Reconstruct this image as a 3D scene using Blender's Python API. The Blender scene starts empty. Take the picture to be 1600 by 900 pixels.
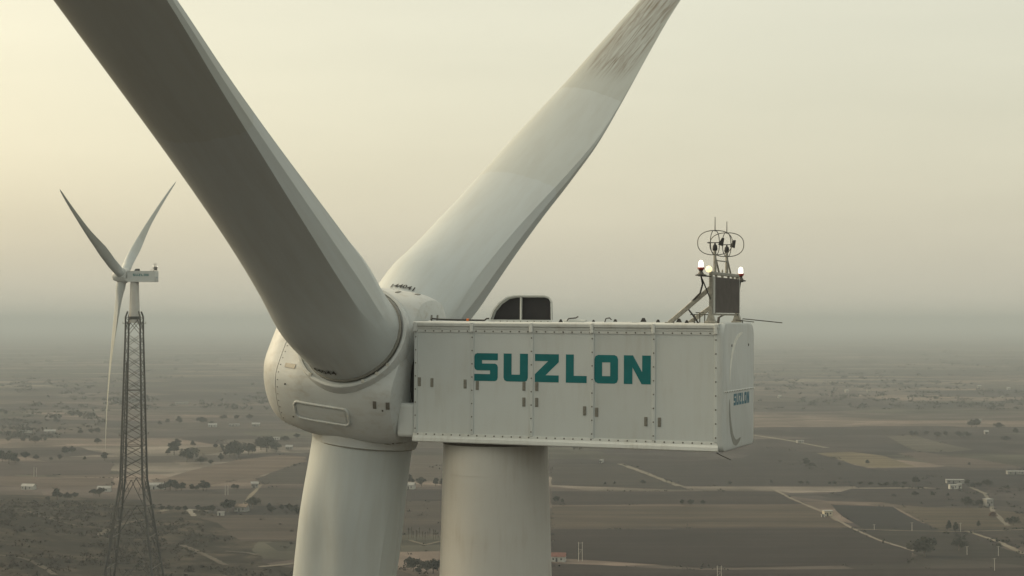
import bpy, bmesh, math, random
from mathutils import Vector, Matrix, noise

R = math.radians
scene = bpy.context.scene
col = scene.collection

# ------------------------------------------------------------------ camera, sky, sun, exposure
CAM_Z = 120.0
FPX = 2650.0                       # focal length in photograph pixels (1600 wide)
HORIZON = 503.0
PITCH = math.atan((HORIZON - 450.0) / FPX)

cam_data = bpy.data.cameras.new('camera')
cam_data.sensor_width = 36.0
cam_data.lens = FPX / 1600.0 * 36.0
cam_data.clip_start = 0.5
cam_data.clip_end = 120000.0
cam = bpy.data.objects.new('camera', cam_data)
cam.location = (0, 0, CAM_Z)
cam.rotation_euler = (math.pi / 2 + PITCH, 0, 0)
col.objects.link(cam)
scene.camera = cam

SUN_EL = R(32.0)
SUN_AZ = R(-68.0)     # clockwise from +Y, negative = left of the view
sun_dir = Vector((math.sin(SUN_AZ) * math.cos(SUN_EL), math.cos(SUN_AZ) * math.cos(SUN_EL), math.sin(SUN_EL)))

world = bpy.data.worlds.new('World')
scene.world = world
world.use_nodes = True
wn, wl = world.node_tree.nodes, world.node_tree.links
wn.clear()
sky = wn.new('ShaderNodeTexSky')
sky.sky_type = 'NISHITA'
sky.sun_disc = False
sky.sun_elevation = SUN_EL
sky.sun_rotation = SUN_AZ
sky.altitude = 0.0
sky.air_density = 1.0
sky.dust_density = 6.5
sky.ozone_density = 1.0
tint = wn.new('ShaderNodeMix'); tint.data_type = 'RGBA'; tint.blend_type = 'MULTIPLY'
tint.inputs['Factor'].default_value = 1.0
tint.inputs[7].default_value = (1.03, 0.94, 0.66, 1)
bg = wn.new('ShaderNodeBackground')
bg.inputs['Strength'].default_value = 0.10
veil = wn.new('ShaderNodeBackground')            # thin even overcast that dulls the blue of the clear sky
veil.inputs['Color'].default_value = (1.0, 0.950, 0.765, 1)
veil.inputs['Strength'].default_value = 0.59
wtc = wn.new('ShaderNodeTexCoord')                 # faint uneven streaks in the overcast, all round the sky
wmp = wn.new('ShaderNodeMapping'); wmp.inputs['Scale'].default_value = (2.2, 2.2, 14.0)
wns = wn.new('ShaderNodeTexNoise'); wns.inputs['Scale'].default_value = 1.6; wns.inputs['Detail'].default_value = 5
wmr = wn.new('ShaderNodeMapRange'); wmr.inputs[1].default_value = 0.3; wmr.inputs[2].default_value = 0.7
wmr.inputs[3].default_value = 0.955; wmr.inputs[4].default_value = 1.045
wvm = wn.new('ShaderNodeMath'); wvm.operation = 'MULTIPLY'; wvm.inputs[1].default_value = veil.inputs['Strength'].default_value
wl.new(wtc.outputs['Generated'], wmp.inputs['Vector']); wl.new(wmp.outputs[0], wns.inputs['Vector'])
wl.new(wns.outputs[0], wmr.inputs[0]); wl.new(wmr.outputs[0], wvm.inputs[0]); wl.new(wvm.outputs[0], veil.inputs['Strength'])
both = wn.new('ShaderNodeAddShader')
wo = wn.new('ShaderNodeOutputWorld')
wl.new(sky.outputs[0], tint.inputs[6])
wl.new(tint.outputs[2], bg.inputs['Color'])
wl.new(bg.outputs[0], both.inputs[0]); wl.new(veil.outputs[0], both.inputs[1])
wl.new(both.outputs[0], wo.inputs['Surface'])

sun_data = bpy.data.lights.new('sun', 'SUN')
sun_data.energy = 0.8
sun_data.angle = R(28.0)
sun_data.color = (1.0, 0.89, 0.74)
sun = bpy.data.objects.new('sun', sun_data)
sun.rotation_euler = sun_dir.to_track_quat('Z', 'Y').to_euler()
sun.location = (-200, 100, 400)
col.objects.link(sun)

scene.view_settings.view_transform = 'Standard'
scene.view_settings.look = 'None'
scene.view_settings.exposure = -0.05
scene.view_settings.gamma = 1.0
scene.view_settings.use_curve_mapping = False
scene.render.engine = 'CYCLES'
scene.cycles.use_denoising = True
scene.cycles.max_bounces = 6
scene.cycles.volume_bounces = 1

HAZE_DENSITY = 0.00018
HAZE_COLOR = (0.585, 0.66, 0.71, 1)

# ------------------------------------------------------------------ helpers
def sm(a, b, x):
    t = min(1.0, max(0.0, (x - a) / (b - a)))
    return t * t * (3 - 2 * t)

def lerp_table(tab, x):
    if x <= tab[0][0]:
        return tab[0][1]
    for (a, va), (b, vb) in zip(tab, tab[1:]):
        if x <= b:
            return va + (vb - va) * (x - a) / (b - a)
    return tab[-1][1]

def smooth_table(tab, x):
    """Catmull-Rom style smooth lookup."""
    n = len(tab)
    if x <= tab[0][0]:
        return tab[0][1]
    if x >= tab[-1][0]:
        return tab[-1][1]
    for i in range(n - 1):
        if x <= tab[i + 1][0]:
            x0, y0 = tab[i]; x1, y1 = tab[i + 1]
            h = x1 - x0
            m0 = (y1 - (tab[i - 1][1] if i > 0 else y0)) / (x1 - (tab[i - 1][0] if i > 0 else x0))
            m1 = ((tab[i + 2][1] if i + 2 < n else y1) - y0) / ((tab[i + 2][0] if i + 2 < n else x1) - x0)
            t = (x - x0) / h
            return ((2*t**3 - 3*t**2 + 1) * y0 + (t**3 - 2*t**2 + t) * h * m0
                    + (-2*t**3 + 3*t**2) * y1 + (t**3 - t**2) * h * m1)

class MB:
    """collects geometry; build() links it as ONE mesh object"""
    def __init__(self):
        self.v, self.f = [], []
    def add(self, verts, faces):
        o = len(self.v)
        self.v += [tuple(p) for p in verts]
        self.f += [tuple(i + o for i in q) for q in faces]
        return self
    def box(self, c, s, bevel=0.0, m=None, seg=1):
        bm = bmesh.new()
        bmesh.ops.create_cube(bm, size=1.0)
        for p in bm.verts:
            p.co = Vector((p.co.x * s[0], p.co.y * s[1], p.co.z * s[2]))
        if bevel:
            bmesh.ops.bevel(bm, geom=list(bm.edges), offset=bevel, segments=seg, profile=0.6, affect='EDGES')
        bm.verts.ensure_lookup_table()
        pts = [Vector(p.co) for p in bm.verts]
        if m is not None:
            pts = [m @ p for p in pts]
        pts = [p + Vector(c) for p in pts]
        self.add(pts, [[q.index for q in f.verts] for f in bm.faces])
        bm.free()
        return self
    def tube(self, pts, radii, n=8, caps=True):
        pts = [Vector(p) for p in pts]
        if not hasattr(radii, '__len__'):
            radii = [radii] * len(pts)
        rings = []
        ref = None
        for i, p in enumerate(pts):
            d = (pts[min(i + 1, len(pts) - 1)] - pts[max(i - 1, 0)]).normalized()
            if ref is None:
                ref = d.orthogonal().normalized()
            ref = (ref - d * ref.dot(d)).normalized()
            b = d.cross(ref)
            rings.append([p + (ref * math.cos(2*math.pi*k/n) + b * math.sin(2*math.pi*k/n)) * radii[i] for k in range(n)])
        o = len(self.v)
        for r in rings:
            self.v += [tuple(q) for q in r]
        for i in range(len(rings) - 1):
            for k in range(n):
                a = o + i*n + k; b2 = o + i*n + (k+1) % n
                self.f.append((a, b2, b2 + n, a + n))
        if caps:
            self.f.append(tuple(o + k for k in reversed(range(n))))
            self.f.append(tuple(o + (len(rings)-1)*n + k for k in range(n)))
        return self
    def lathe(self, prof, c=(0, 0, 0), n=32, m=None):
        """prof: list of (radius, z)"""
        rings = []
        for r, z in prof:
            rings.append([Vector((r*math.cos(2*math.pi*k/n), r*math.sin(2*math.pi*k/n), z)) for k in range(n)])
        o = len(self.v)
        for r in rings:
            for p in r:
                q = (m @ p if m is not None else p) + Vector(c)
                self.v.append(tuple(q))
        for i in range(len(rings) - 1):
            for k in range(n):
                a = o + i*n + k; b2 = o + i*n + (k+1) % n
                self.f.append((a, b2, b2 + n, a + n))
        self.f.append(tuple(o + k for k in reversed(range(n))))
        self.f.append(tuple(o + (len(rings)-1)*n + k for k in range(n)))
        return self
    def prism(self, poly, origin, eu, ev, en, depth):
        """2-D polygon (u, v) extruded by depth along en"""
        origin, eu, ev, en = Vector(origin), Vector(eu), Vector(ev), Vector(en)
        n = len(poly)
        a = [origin + eu*u + ev*v for u, v in poly]
        b = [p + en*depth for p in a]
        area = sum(poly[i][0]*poly[(i+1) % n][1] - poly[(i+1) % n][0]*poly[i][1] for i in range(n))
        flip = (area < 0) != (eu.cross(ev).dot(en) * depth < 0)
        o = len(self.v)
        self.v += [tuple(p) for p in a + b]
        fs = [tuple(range(n))[::-1], tuple(range(n, 2*n))] + [(i, (i+1) % n, n + (i+1) % n, n + i) for i in range(n)]
        for q in fs:
            q = q[::-1] if flip else q
            self.f.append(tuple(o + i for i in q))
        return self
    def build(self, name, mat, parent=None, smooth=None, recalc=False):
        me = bpy.data.meshes.new(name)
        me.from_pydata(self.v, [], self.f)
        if recalc:
            bm = bmesh.new(); bm.from_mesh(me)
            bmesh.ops.recalc_face_normals(bm, faces=bm.faces)
            bm.to_mesh(me); bm.free()
        me.update()
        if mat is not None:
            me.materials.append(mat)
        if smooth is not None:
            me.shade_smooth()
            me.set_sharp_from_angle(angle=R(smooth))
        o = bpy.data.objects.new(name, me)
        col.objects.link(o)
        if parent is not None:
            o.parent = parent
        return o

def empty(name, loc, rz=0.0):
    o = bpy.data.objects.new(name, None)
    o.location = loc
    o.rotation_euler = (0, 0, rz)
    o.empty_display_size = 1.0
    col.objects.link(o)
    return o

def tag(o, label=None, cat=None, group=None, kind=None):
    if label: o['label'] = label
    if cat: o['category'] = cat
    if group: o['group'] = group
    if kind: o['kind'] = kind
    return o

def text_mesh(body, size):
    """returns (verts 2-D, faces) of a line of print set in the default face, centred"""
    cu = bpy.data.curves.new('lettering', 'FONT')
    cu.body = body; cu.size = size; cu.align_x = 'CENTER'; cu.align_y = 'CENTER'
    cu.resolution_u = 2; cu.offset = size * 0.018
    o = bpy.data.objects.new('lettering', cu)
    me = bpy.data.meshes.new_from_object(o)
    vs = [(p.co.x, p.co.y) for p in me.vertices]
    fs = [tuple(q.vertices) for q in me.polygons]
    bpy.data.objects.remove(o); bpy.data.curves.remove(cu); bpy.data.meshes.remove(me)
    return vs, fs

# ------------------------------------------------------------------ materials
def mat_new(name):
    m = bpy.data.materials.new(name); m.use_nodes = True
    nt = m.node_tree
    return m, nt.nodes, nt.links, nt.nodes['Principled BSDF']

def plain(name, rgb, rough=0.6, metal=0.0, var=0.12, scale=6.0, bump=0.0):
    m, n, l, p = mat_new(name)
    tc = n.new('ShaderNodeTexCoord')
    no = n.new('ShaderNodeTexNoise'); no.inputs['Scale'].default_value = scale; no.inputs['Detail'].default_value = 4
    mr = n.new('ShaderNodeMapRange'); mr.inputs[1].default_value = 0.3; mr.inputs[2].default_value = 0.7
    mr.inputs[3].default_value = 1 - var; mr.inputs[4].default_value = 1 + var
    mx = n.new('ShaderNodeMix'); mx.data_type = 'RGBA'; mx.blend_type = 'MULTIPLY'; mx.inputs[0].default_value = 1
    mx.inputs[6].default_value = (*rgb, 1)
    l.new(tc.outputs['Object'], no.inputs['Vector']); l.new(no.outputs[0], mr.inputs[0])
    l.new(mr.outputs[0], mx.inputs[7]); l.new(mx.outputs[2], p.inputs['Base Color'])
    p.inputs['Roughness'].default_value = rough; p.inputs['Metallic'].default_value = metal
    if bump:
        b = n.new('ShaderNodeBump'); b.inputs['Strength'].default_value = bump; b.inputs['Distance'].default_value = 0.02
        l.new(no.outputs[0], b.inputs['Height']); l.new(b.outputs[0], p.inputs['Normal'])
    return m

def weathered(name, rgb, dirt, streak=(1, 1, 0.12), amount=0.35, rough=0.42, scale=1.6, bump=0.0):
    """painted shell: base paint with faint mottling, dirt streaks and fine grime"""
    m, n, l, p = mat_new(name)
    tc = n.new('ShaderNodeTexCoord')
    mp = n.new('ShaderNodeMapping'); mp.inputs['Scale'].default_value = streak
    l.new(tc.outputs['Object'], mp.inputs['Vector'])
    n1 = n.new('ShaderNodeTexNoise'); n1.inputs['Scale'].default_value = scale * 3; n1.inputs['Detail'].default_value = 8
    n1.inputs['Roughness'].default_value = 0.62
    l.new(mp.outputs[0], n1.inputs['Vector'])
    n2 = n.new('ShaderNodeTexNoise'); n2.inputs['Scale'].default_value = scale * 0.5; n2.inputs['Detail'].default_value = 5
    l.new(tc.outputs['Object'], n2.inputs['Vector'])
    r1 = n.new('ShaderNodeMapRange'); r1.inputs[1].default_value = 0.48; r1.inputs[2].default_value = 0.78; r1.clamp = True
    r2 = n.new('ShaderNodeMapRange'); r2.inputs[1].default_value = 0.30; r2.inputs[2].default_value = 0.70; r2.clamp = True
    l.new(n1.outputs[0], r1.inputs[0]); l.new(n2.outputs[0], r2.inputs[0])
    mul = n.new('ShaderNodeMath'); mul.operation = 'MULTIPLY'
    l.new(r1.outputs[0], mul.inputs[0]); l.new(r2.outputs[0], mul.inputs[1])
    am = n.new('ShaderNodeMath'); am.operation = 'MULTIPLY_ADD'; am.inputs[1].default_value = amount
    l.new(mul.outputs[0], am.inputs[0])
    sc2 = n.new('ShaderNodeMath'); sc2.operation = 'MULTIPLY'; sc2.inputs[1].default_value = amount * 0.3
    l.new(r2.outputs[0], sc2.inputs[0]); l.new(sc2.outputs[0], am.inputs[2])
    mx = n.new('ShaderNodeMix'); mx.data_type = 'RGBA'
    mx.inputs[6].default_value = (*rgb, 1); mx.inputs[7].default_value = (*dirt, 1)
    l.new(am.outputs[0], mx.inputs[0])
    oi = n.new('ShaderNodeObjectInfo')
    ov = n.new('ShaderNodeMapRange'); ov.inputs[3].default_value = 0.94; ov.inputs[4].default_value = 1.05
    l.new(oi.outputs['Random'], ov.inputs[0])
    om = n.new('ShaderNodeMix'); om.data_type = 'RGBA'; om.blend_type = 'MULTIPLY'; om.inputs[0].default_value = 1.0
    l.new(mx.outputs[2], om.inputs[6]); l.new(ov.outputs[0], om.inputs[7]); l.new(om.outputs[2], p.inputs['Base Color'])
    rr = n.new('ShaderNodeMapRange'); rr.inputs[3].default_value = rough - 0.06; rr.inputs[4].default_value = rough + 0.2
    l.new(n1.outputs[0], rr.inputs[0]); l.new(rr.outputs[0], p.inputs['Roughness'])
    if bump:
        b = n.new('ShaderNodeBump'); b.inputs['Strength'].default_value = bump; b.inputs['Distance'].default_value = 0.01
        l.new(n2.outputs[0], b.inputs['Height']); l.new(b.outputs[0], p.inputs['Normal'])
    return m

M = {}
M['nacelle'] = weathered('nacelle_paint', (0.54, 0.575, 0.575), (0.36, 0.34, 0.28), amount=0.45)
M['panel'] = weathered('panel_paint', (0.53, 0.57, 0.57), (0.38, 0.37, 0.32), amount=0.42, bump=0.25)
M['trim'] = weathered('trim_paint', (0.62, 0.65, 0.64), (0.33, 0.31, 0.25), streak=(1, 1, 0.3), amount=0.55)
M['tower'] = weathered('tower_paint', (0.50, 0.50, 0.475), (0.33, 0.29, 0.23), streak=(1, 1, 0.08), amount=0.5)
M['hub'] = weathered('hub_paint', (0.54, 0.575, 0.58), (0.36, 0.33, 0.27), streak=(0.5, 1, 1), amount=0.75, bump=0.25)
M['seam'] = plain('seam_sealant', (0.10, 0.095, 0.085), 0.8)
M['bolt'] = plain('bolt_steel', (0.12, 0.115, 0.10), 0.55, 0.4)
M['bolt_light'] = plain('painted_bolt', (0.55, 0.55, 0.50), 0.5)
M['latch'] = plain('latch_steel', (0.22, 0.215, 0.19), 0.45, 0.6, scale=30)
M['dark'] = plain('dark_recess', (0.025, 0.025, 0.027), 0.7)
M['grille'] = plain('intake_grille', (0.018, 0.018, 0.022), 0.6)
M['teal'] = plain('teal_lettering', (0.0, 0.135, 0.145), 0.8, var=0.10, scale=2)
M['blue'] = plain('blue_lettering', (0.02, 0.13, 0.19), 0.5, var=0.15, scale=4)
M['grey_mark'] = plain('grey_swoosh', (0.23, 0.235, 0.215), 0.5)
M['pale_mark'] = plain('pale_swoosh', (0.72, 0.73, 0.68), 0.45)
M['black'] = plain('black_print', (0.02, 0.02, 0.02), 0.6)
M['galv'] = plain('galvanised_steel', (0.28, 0.275, 0.245), 0.5, 0.5, var=0.25, scale=9)
M['lattice'] = plain('lattice_steel', (0.05, 0.05, 0.048), 0.6, 0.3, var=0.2, scale=0.4)
M['cooler'] = plain('cooler_mesh', (0.075, 0.066, 0.06), 0.75, var=0.15, scale=3)
M['rubber'] = plain('black_rubber', (0.03, 0.03, 0.032), 0.7)
M['red'] = plain('red_plastic', (0.30, 0.03, 0.02), 0.5)
M['orange'] = plain('orange_plastic', (0.65, 0.16, 0.03), 0.5)
M['wire'] = plain('wire_steel', (0.10, 0.10, 0.09), 0.5, 0.5)

def lamp_mat(name, rgb, strength):
    m, n, l, p = mat_new(name)
    p.inputs['Base Color'].default_value = (0.9, 0.9, 0.85, 1)
    p.inputs['Emission Color'].default_value = (*rgb, 1)
    p.inputs['Emission Strength'].default_value = strength
    return m
M['lamp'] = lamp_mat('lit_lamp_glass', (1.0, 0.95, 0.84), 1.6)
M['lamp_warm'] = lamp_mat('lit_warm_lamp_glass', (1.0, 0.80, 0.35), 1.1)

def blade_material(name, patch=None):
    """light grey gelcoat: faint mottling, repair joint lines across the span, optional dirt patch (object space)"""
    m, n, l, p = mat_new(name)
    tc = n.new('ShaderNodeTexCoord')
    sp = n.new('ShaderNodeSeparateXYZ'); l.new(tc.outputs['Object'], sp.inputs[0])
    mp = n.new('ShaderNodeMapping'); mp.inputs['Scale'].default_value = (1, 1, 0.10)
    l.new(tc.outputs['Object'], mp.inputs['Vector'])
    n1 = n.new('ShaderNodeTexNoise'); n1.inputs['Scale'].default_value = 3.0; n1.inputs['Detail'].default_value = 9
    n1.inputs['Roughness'].default_value = 0.65
    l.new(mp.outputs[0], n1.inputs['Vector'])
    r1 = n.new('ShaderNodeMapRange'); r1.inputs[1].default_value = 0.42; r1.inputs[2].default_value = 0.8
    r1.inputs[3].default_value = 0.0; r1.inputs[4].default_value = 0.28
    l.new(n1.outputs[0], r1.inputs[0])
    mx = n.new('ShaderNodeMix'); mx.data_type = 'RGBA'
    mx.inputs[6].default_value = (0.48, 0.52, 0.525, 1); mx.inputs[7].default_value = (0.33, 0.315, 0.27, 1)
    l.new(r1.outputs[0], mx.inputs[0])
    last = mx.outputs[2]
    # gel-coat joints: the paint shade steps slightly at two spans
    wob = n.new('ShaderNodeMath'); wob.operation = 'MULTIPLY_ADD'; wob.inputs[1].default_value = 0.35
    l.new(n1.outputs[0], wob.inputs[0]); l.new(sp.outputs[2], wob.inputs[2])
    for z0, shade in ((14.6, 0.955), (24.4, 0.91)):
        gt = n.new('ShaderNodeMath'); gt.operation = 'GREATER_THAN'; gt.inputs[1].default_value = z0
        l.new(wob.outputs[0], gt.inputs[0])
        ml = n.new('ShaderNodeMix'); ml.data_type = 'RGBA'; ml.blend_type = 'MULTIPLY'
        ml.inputs[7].default_value = (shade, shade * 0.985, shade * 0.95, 1)
        l.new(gt.outputs[0], ml.inputs[0]); l.new(last, ml.inputs[6])
        last = ml.outputs[2]
    if patch:
        z0, z1, x0, x1 = patch
        mp2 = n.new('ShaderNodeMapping'); mp2.inputs['Scale'].default_value = (6.0, 1.0, 0.13)
        mp2.inputs['Rotation'].default_value = (0, R(2.5), 0)
        l.new(tc.outputs['Object'], mp2.inputs['Vector'])
        n3 = n.new('ShaderNodeTexNoise'); n3.inputs['Scale'].default_value = 1.9; n3.inputs['Detail'].default_value = 8
        n3.inputs['Roughness'].default_value = 0.7; n3.inputs['Distortion'].default_value = 1.2
        l.new(mp2.outputs[0], n3.inputs['Vector'])
        th = n.new('ShaderNodeMapRange'); th.inputs[1].default_value = 0.42; th.inputs[2].default_value = 0.66
        l.new(n3.outputs[0], th.inputs[0])
        def window(out, a, b, w):
            u = n.new('ShaderNodeMapRange'); u.interpolation_type = 'SMOOTHSTEP'
            u.inputs[1].default_value = a; u.inputs[2].default_value = a + w; l.new(out, u.inputs[0])
            d = n.new('ShaderNodeMapRange'); d.interpolation_type = 'SMOOTHSTEP'
            d.inputs[1].default_value = b - w; d.inputs[2].default_value = b
            d.inputs[3].default_value = 1; d.inputs[4].default_value = 0; l.new(out, d.inputs[0])
            k = n.new('ShaderNodeMath'); k.operation = 'MULTIPLY'
            l.new(u.outputs[0], k.inputs[0]); l.new(d.outputs[0], k.inputs[1])
            return k.outputs[0]
        wz = window(sp.outputs[2], z0, z1, 3.0); wx = window(sp.outputs[0], x0, x1, 0.45)
        k1 = n.new('ShaderNodeMath'); k1.operation = 'MULTIPLY'; l.new(wz, k1.inputs[0]); l.new(wx, k1.inputs[1])
        k2 = n.new('ShaderNodeMath'); k2.operation = 'MULTIPLY'; l.new(k1.outputs[0], k2.inputs[0]); l.new(th.outputs[0], k2.inputs[1])
        md = n.new('ShaderNodeMix'); md.data_type = 'RGBA'
        md.inputs[7].default_value = (0.15, 0.108, 0.062, 1)
        l.new(k2.outputs[0], md.inputs[0]); l.new(last, md.inputs[6])
        last = md.outputs[2]
    l.new(last, p.inputs['Base Color'])
    p.inputs['Roughness'].default_value = 0.42
    return m
M['blade'] = blade_material('blade_gelcoat')
M['blade_dirty'] = blade_material('blade_gelcoat_soiled', patch=(25.0, 48.0, -1.5, 0.9))

# ------------------------------------------------------------------ pixel -> ground (layout survey)
def ray(px, py):
    u = (px - 800.0) / FPX; v = (450.0 - py) / FPX
    return Vector((u, math.cos(PITCH) - v * math.sin(PITCH), math.sin(PITCH) + v * math.cos(PITCH)))

def hill(x, y):
    """height of the terrain above the plain"""
    h = 27.0 * math.exp(-((x + 375) / 115.0) ** 2 - ((y - 870) / 150.0) ** 2)
    h += 6.0 * math.exp(-((x + 215) / 70.0) ** 2 - ((y - 730) / 80.0) ** 2)
    h += 3.0 * math.exp(-((x + 120) / 40.0) ** 2 - ((y - 760) / 40.0) ** 2)
    h += 5.0 * math.exp(-((x + 150) / 110.0) ** 2 - ((y - 620) / 70.0) ** 2)
    if h > 0.05:
        h *= 1.0 + 0.22 * noise.noise(Vector((x / 38.0, y / 38.0, 0))) + 0.10 * noise.noise(Vector((x / 13.0, y / 13.0, 4)))
    return h

def ground_at(px, py, z=0.0):
    d = ray(px, py)
    t = (z - CAM_Z) / d.z
    p = d * t
    return Vector((p.x, p.y, z))

def terrain_at(px, py):
    """march the ray to the hilly terrain"""
    d = ray(px, py)
    t0 = 300.0
    while t0 < 6000:
        p = Vector((0, 0, CAM_Z)) + d * t0
        if p.z <= hill(p.x, p.y):
            return Vector((p.x, p.y, hill(p.x, p.y)))
        t0 += 4.0
    return ground_at(px, py)

# ------------------------------------------------------------------ ground
def ground_material():
    m, n, l, p = mat_new('farmland_soil')
    geo = n.new('ShaderNodeNewGeometry')
    mp = n.new('ShaderNodeMapping'); mp.inputs['Rotation'].default_value = (0, 0, R(-17)); mp.inputs['Scale'].default_value = (1/230.0, 1/120.0, 0.0)
    l.new(geo.outputs['Position'], mp.inputs['Vector'])
    wn1 = n.new('ShaderNodeTexNoise'); wn1.inputs['Scale'].default_value = 0.7; wn1.inputs['Detail'].default_value = 2
    l.new(mp.outputs[0], wn1.inputs['Vector'])
    ad = n.new('ShaderNodeMix'); ad.data_type = 'RGBA'; ad.blend_type = 'ADD'; ad.inputs[0].default_value = 0.22
    l.new(mp.outputs[0], ad.inputs[6]); l.new(wn1.outputs[1], ad.inputs[7])
    vo = n.new('ShaderNodeTexVoronoi'); vo.distance = 'CHEBYCHEV'; vo.inputs['Scale'].default_value = 1.0; vo.inputs['Randomness'].default_value = 0.85
    l.new(ad.outputs[2], vo.inputs['Vector'])
    sx = n.new('ShaderNodeSeparateColor'); l.new(vo.outputs['Color'], sx.inputs[0])
    cr = n.new('ShaderNodeValToRGB'); cr.color_ramp.interpolation = 'CONSTANT'
    stops = [(0.0, (0.0280, 0.0221, 0.0220)), (0.17, (0.0728, 0.0587, 0.0532)), (0.33, (0.0375, 0.0323, 0.0319)), (0.47, (0.1232, 0.0978, 0.0829)),
             (0.60, (0.0520, 0.0439, 0.0388)), (0.74, (0.0222, 0.0188, 0.0199)), (0.84, (0.135, 0.118, 0.102)), (0.91, (0.0444, 0.0427, 0.0330))]
    els = cr.color_ramp.elements
    els[0].position, els[0].color = stops[0][0], (*stops[0][1], 1)
    els[1].position, els[1].color = stops[1][0], (*stops[1][1], 1)
    for pos, c in stops[2:]:
        e = els.new(pos); e.color = (*c, 1)
    l.new(sx.outputs[0], cr.inputs[0])
    # patchy vegetation and soil
    n2 = n.new('ShaderNodeTexNoise'); n2.inputs['Scale'].default_value = 1/45.0; n2.inputs['Detail'].default_value = 7; n2.inputs['Roughness'].default_value = 0.62
    l.new(geo.outputs['Position'], n2.inputs['Vector'])
    r2 = n.new('ShaderNodeMapRange'); r2.inputs[1].default_value = 0.3; r2.inputs[2].default_value = 0.7; r2.inputs[3].default_value = 0.62; r2.inputs[4].default_value = 1.3
    l.new(n2.outputs[0], r2.inputs[0])
    mx = n.new('ShaderNodeMix'); mx.data_type = 'RGBA'; mx.blend_type = 'MULTIPLY'; mx.inputs[0].default_value = 1
    l.new(cr.outputs[0], mx.inputs[6]); l.new(r2.outputs[0], mx.inputs[7])
    mp5 = n.new('ShaderNodeMapping'); mp5.inputs['Rotation'].default_value = (0, 0, R(-8)); mp5.inputs['Scale'].default_value = (1/95.0, 1/38.0, 0.0)
    l.new(geo.outputs['Position'], mp5.inputs['Vector'])
    vo2 = n.new('ShaderNodeTexVoronoi'); vo2.distance = 'CHEBYCHEV'; vo2.inputs['Scale'].default_value = 1.0
    l.new(mp5.outputs[0], vo2.inputs['Vector'])
    sx2 = n.new('ShaderNodeSeparateColor'); l.new(vo2.outputs['Color'], sx2.inputs[0])
    r5 = n.new('ShaderNodeMapRange'); r5.inputs[3].default_value = 0.55; r5.inputs[4].default_value = 1.45
    l.new(sx2.outputs[1], r5.inputs[0])
    mx5 = n.new('ShaderNodeMix'); mx5.data_type = 'RGBA'; mx5.blend_type = 'MULTIPLY'; mx5.inputs[0].default_value = 1
    l.new(mx.outputs[2], mx5.inputs[6]); l.new(r5.outputs[0], mx5.inputs[7])
    l.new(mx5.outputs[2], p.inputs['Base Color'])
    p.inputs['Roughness'].default_value = 0.95
    p.inputs['Specular IOR Level'].default_value = 0.1
    return m

def soil(name, rgb, var=0.25, furrow=None, scale=1/22.0):
    m, n, l, p = mat_new(name)
    geo = n.new('ShaderNodeNewGeometry')
    no = n.new('ShaderNodeTexNoise'); no.inputs['Scale'].default_value = scale; no.inputs['Detail'].default_value = 7; no.inputs['Roughness'].default_value = 0.6
    mp = n.new('ShaderNodeMapping'); mp.inputs['Scale'].default_value = (0.35, 1, 1); mp.inputs['Rotation'].default_value = (0, 0, R(furrow or 0))
    l.new(geo.outputs['Position'], mp.inputs['Vector']); l.new(mp.outputs[0], no.inputs['Vector'])
    r = n.new('ShaderNodeMapRange'); r.inputs[1].default_value = 0.3; r.inputs[2].default_value = 0.7
    r.inputs[3].default_value = 1 - var; r.inputs[4].default_value = 1 + var
    l.new(no.outputs[0], r.inputs[0])
    mx = n.new('ShaderNodeMix'); mx.data_type = 'RGBA'; mx.blend_type = 'MULTIPLY'; mx.inputs[0].default_value = 1
    mx.inputs[6].default_value = (*rgb, 1); l.new(r.outputs[0], mx.inputs[7])
    last = mx.outputs[2]
    if furrow is not None:
        n3 = n.new('ShaderNodeTexNoise'); n3.inputs['Scale'].default_value = 0.16; n3.inputs['Detail'].default_value = 3
        mp3 = n.new('ShaderNodeMapping'); mp3.inputs['Rotation'].default_value = (0, 0, R(furrow)); mp3.inputs['Scale'].default_value = (0.02, 1, 1)
        l.new(geo.outputs['Position'], mp3.inputs['Vector']); l.new(mp3.outputs[0], n3.inputs['Vector'])
        r3 = n.new('ShaderNodeMapRange'); r3.inputs[1].default_value = 0.35; r3.inputs[2].default_value = 0.65; r3.inputs[3].default_value = 0.72; r3.inputs[4].default_value = 1.28
        l.new(n3.outputs[0], r3.inputs[0])
        m3 = n.new('ShaderNodeMix'); m3.data_type = 'RGBA'; m3.blend_type = 'MULTIPLY'; m3.inputs[0].default_value = 1
        l.new(last, m3.inputs[6]); l.new(r3.outputs[0], m3.inputs[7]); last = m3.outputs[2]
    l.new(last, p.inputs['Base Color'])
    p.inputs['Roughness'].default_value = 0.95
    p.inputs['Specular IOR Level'].default_value = 0.1
    return m

M['ground'] = ground_material()
g = MB()
xs = [-40000, -12000, -5000, -2500, -1200, -600, 0, 600, 1200, 2500, 5000, 12000, 40000]
ys = [-3000, -500, 0, 300, 600, 1200, 2500, 5000, 10000, 20000, 50000]
g.v = [(x, y, 0) for y in ys for x in xs]
nx = len(xs)
g.f = [(j*nx+i, j*nx+i+1, (j+1)*nx+i+1, (j+1)*nx+i) for j in range(len(ys)-1) for i in range(nx-1)]
tag(g.build('ground', M['ground']), kind='structure')

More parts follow.
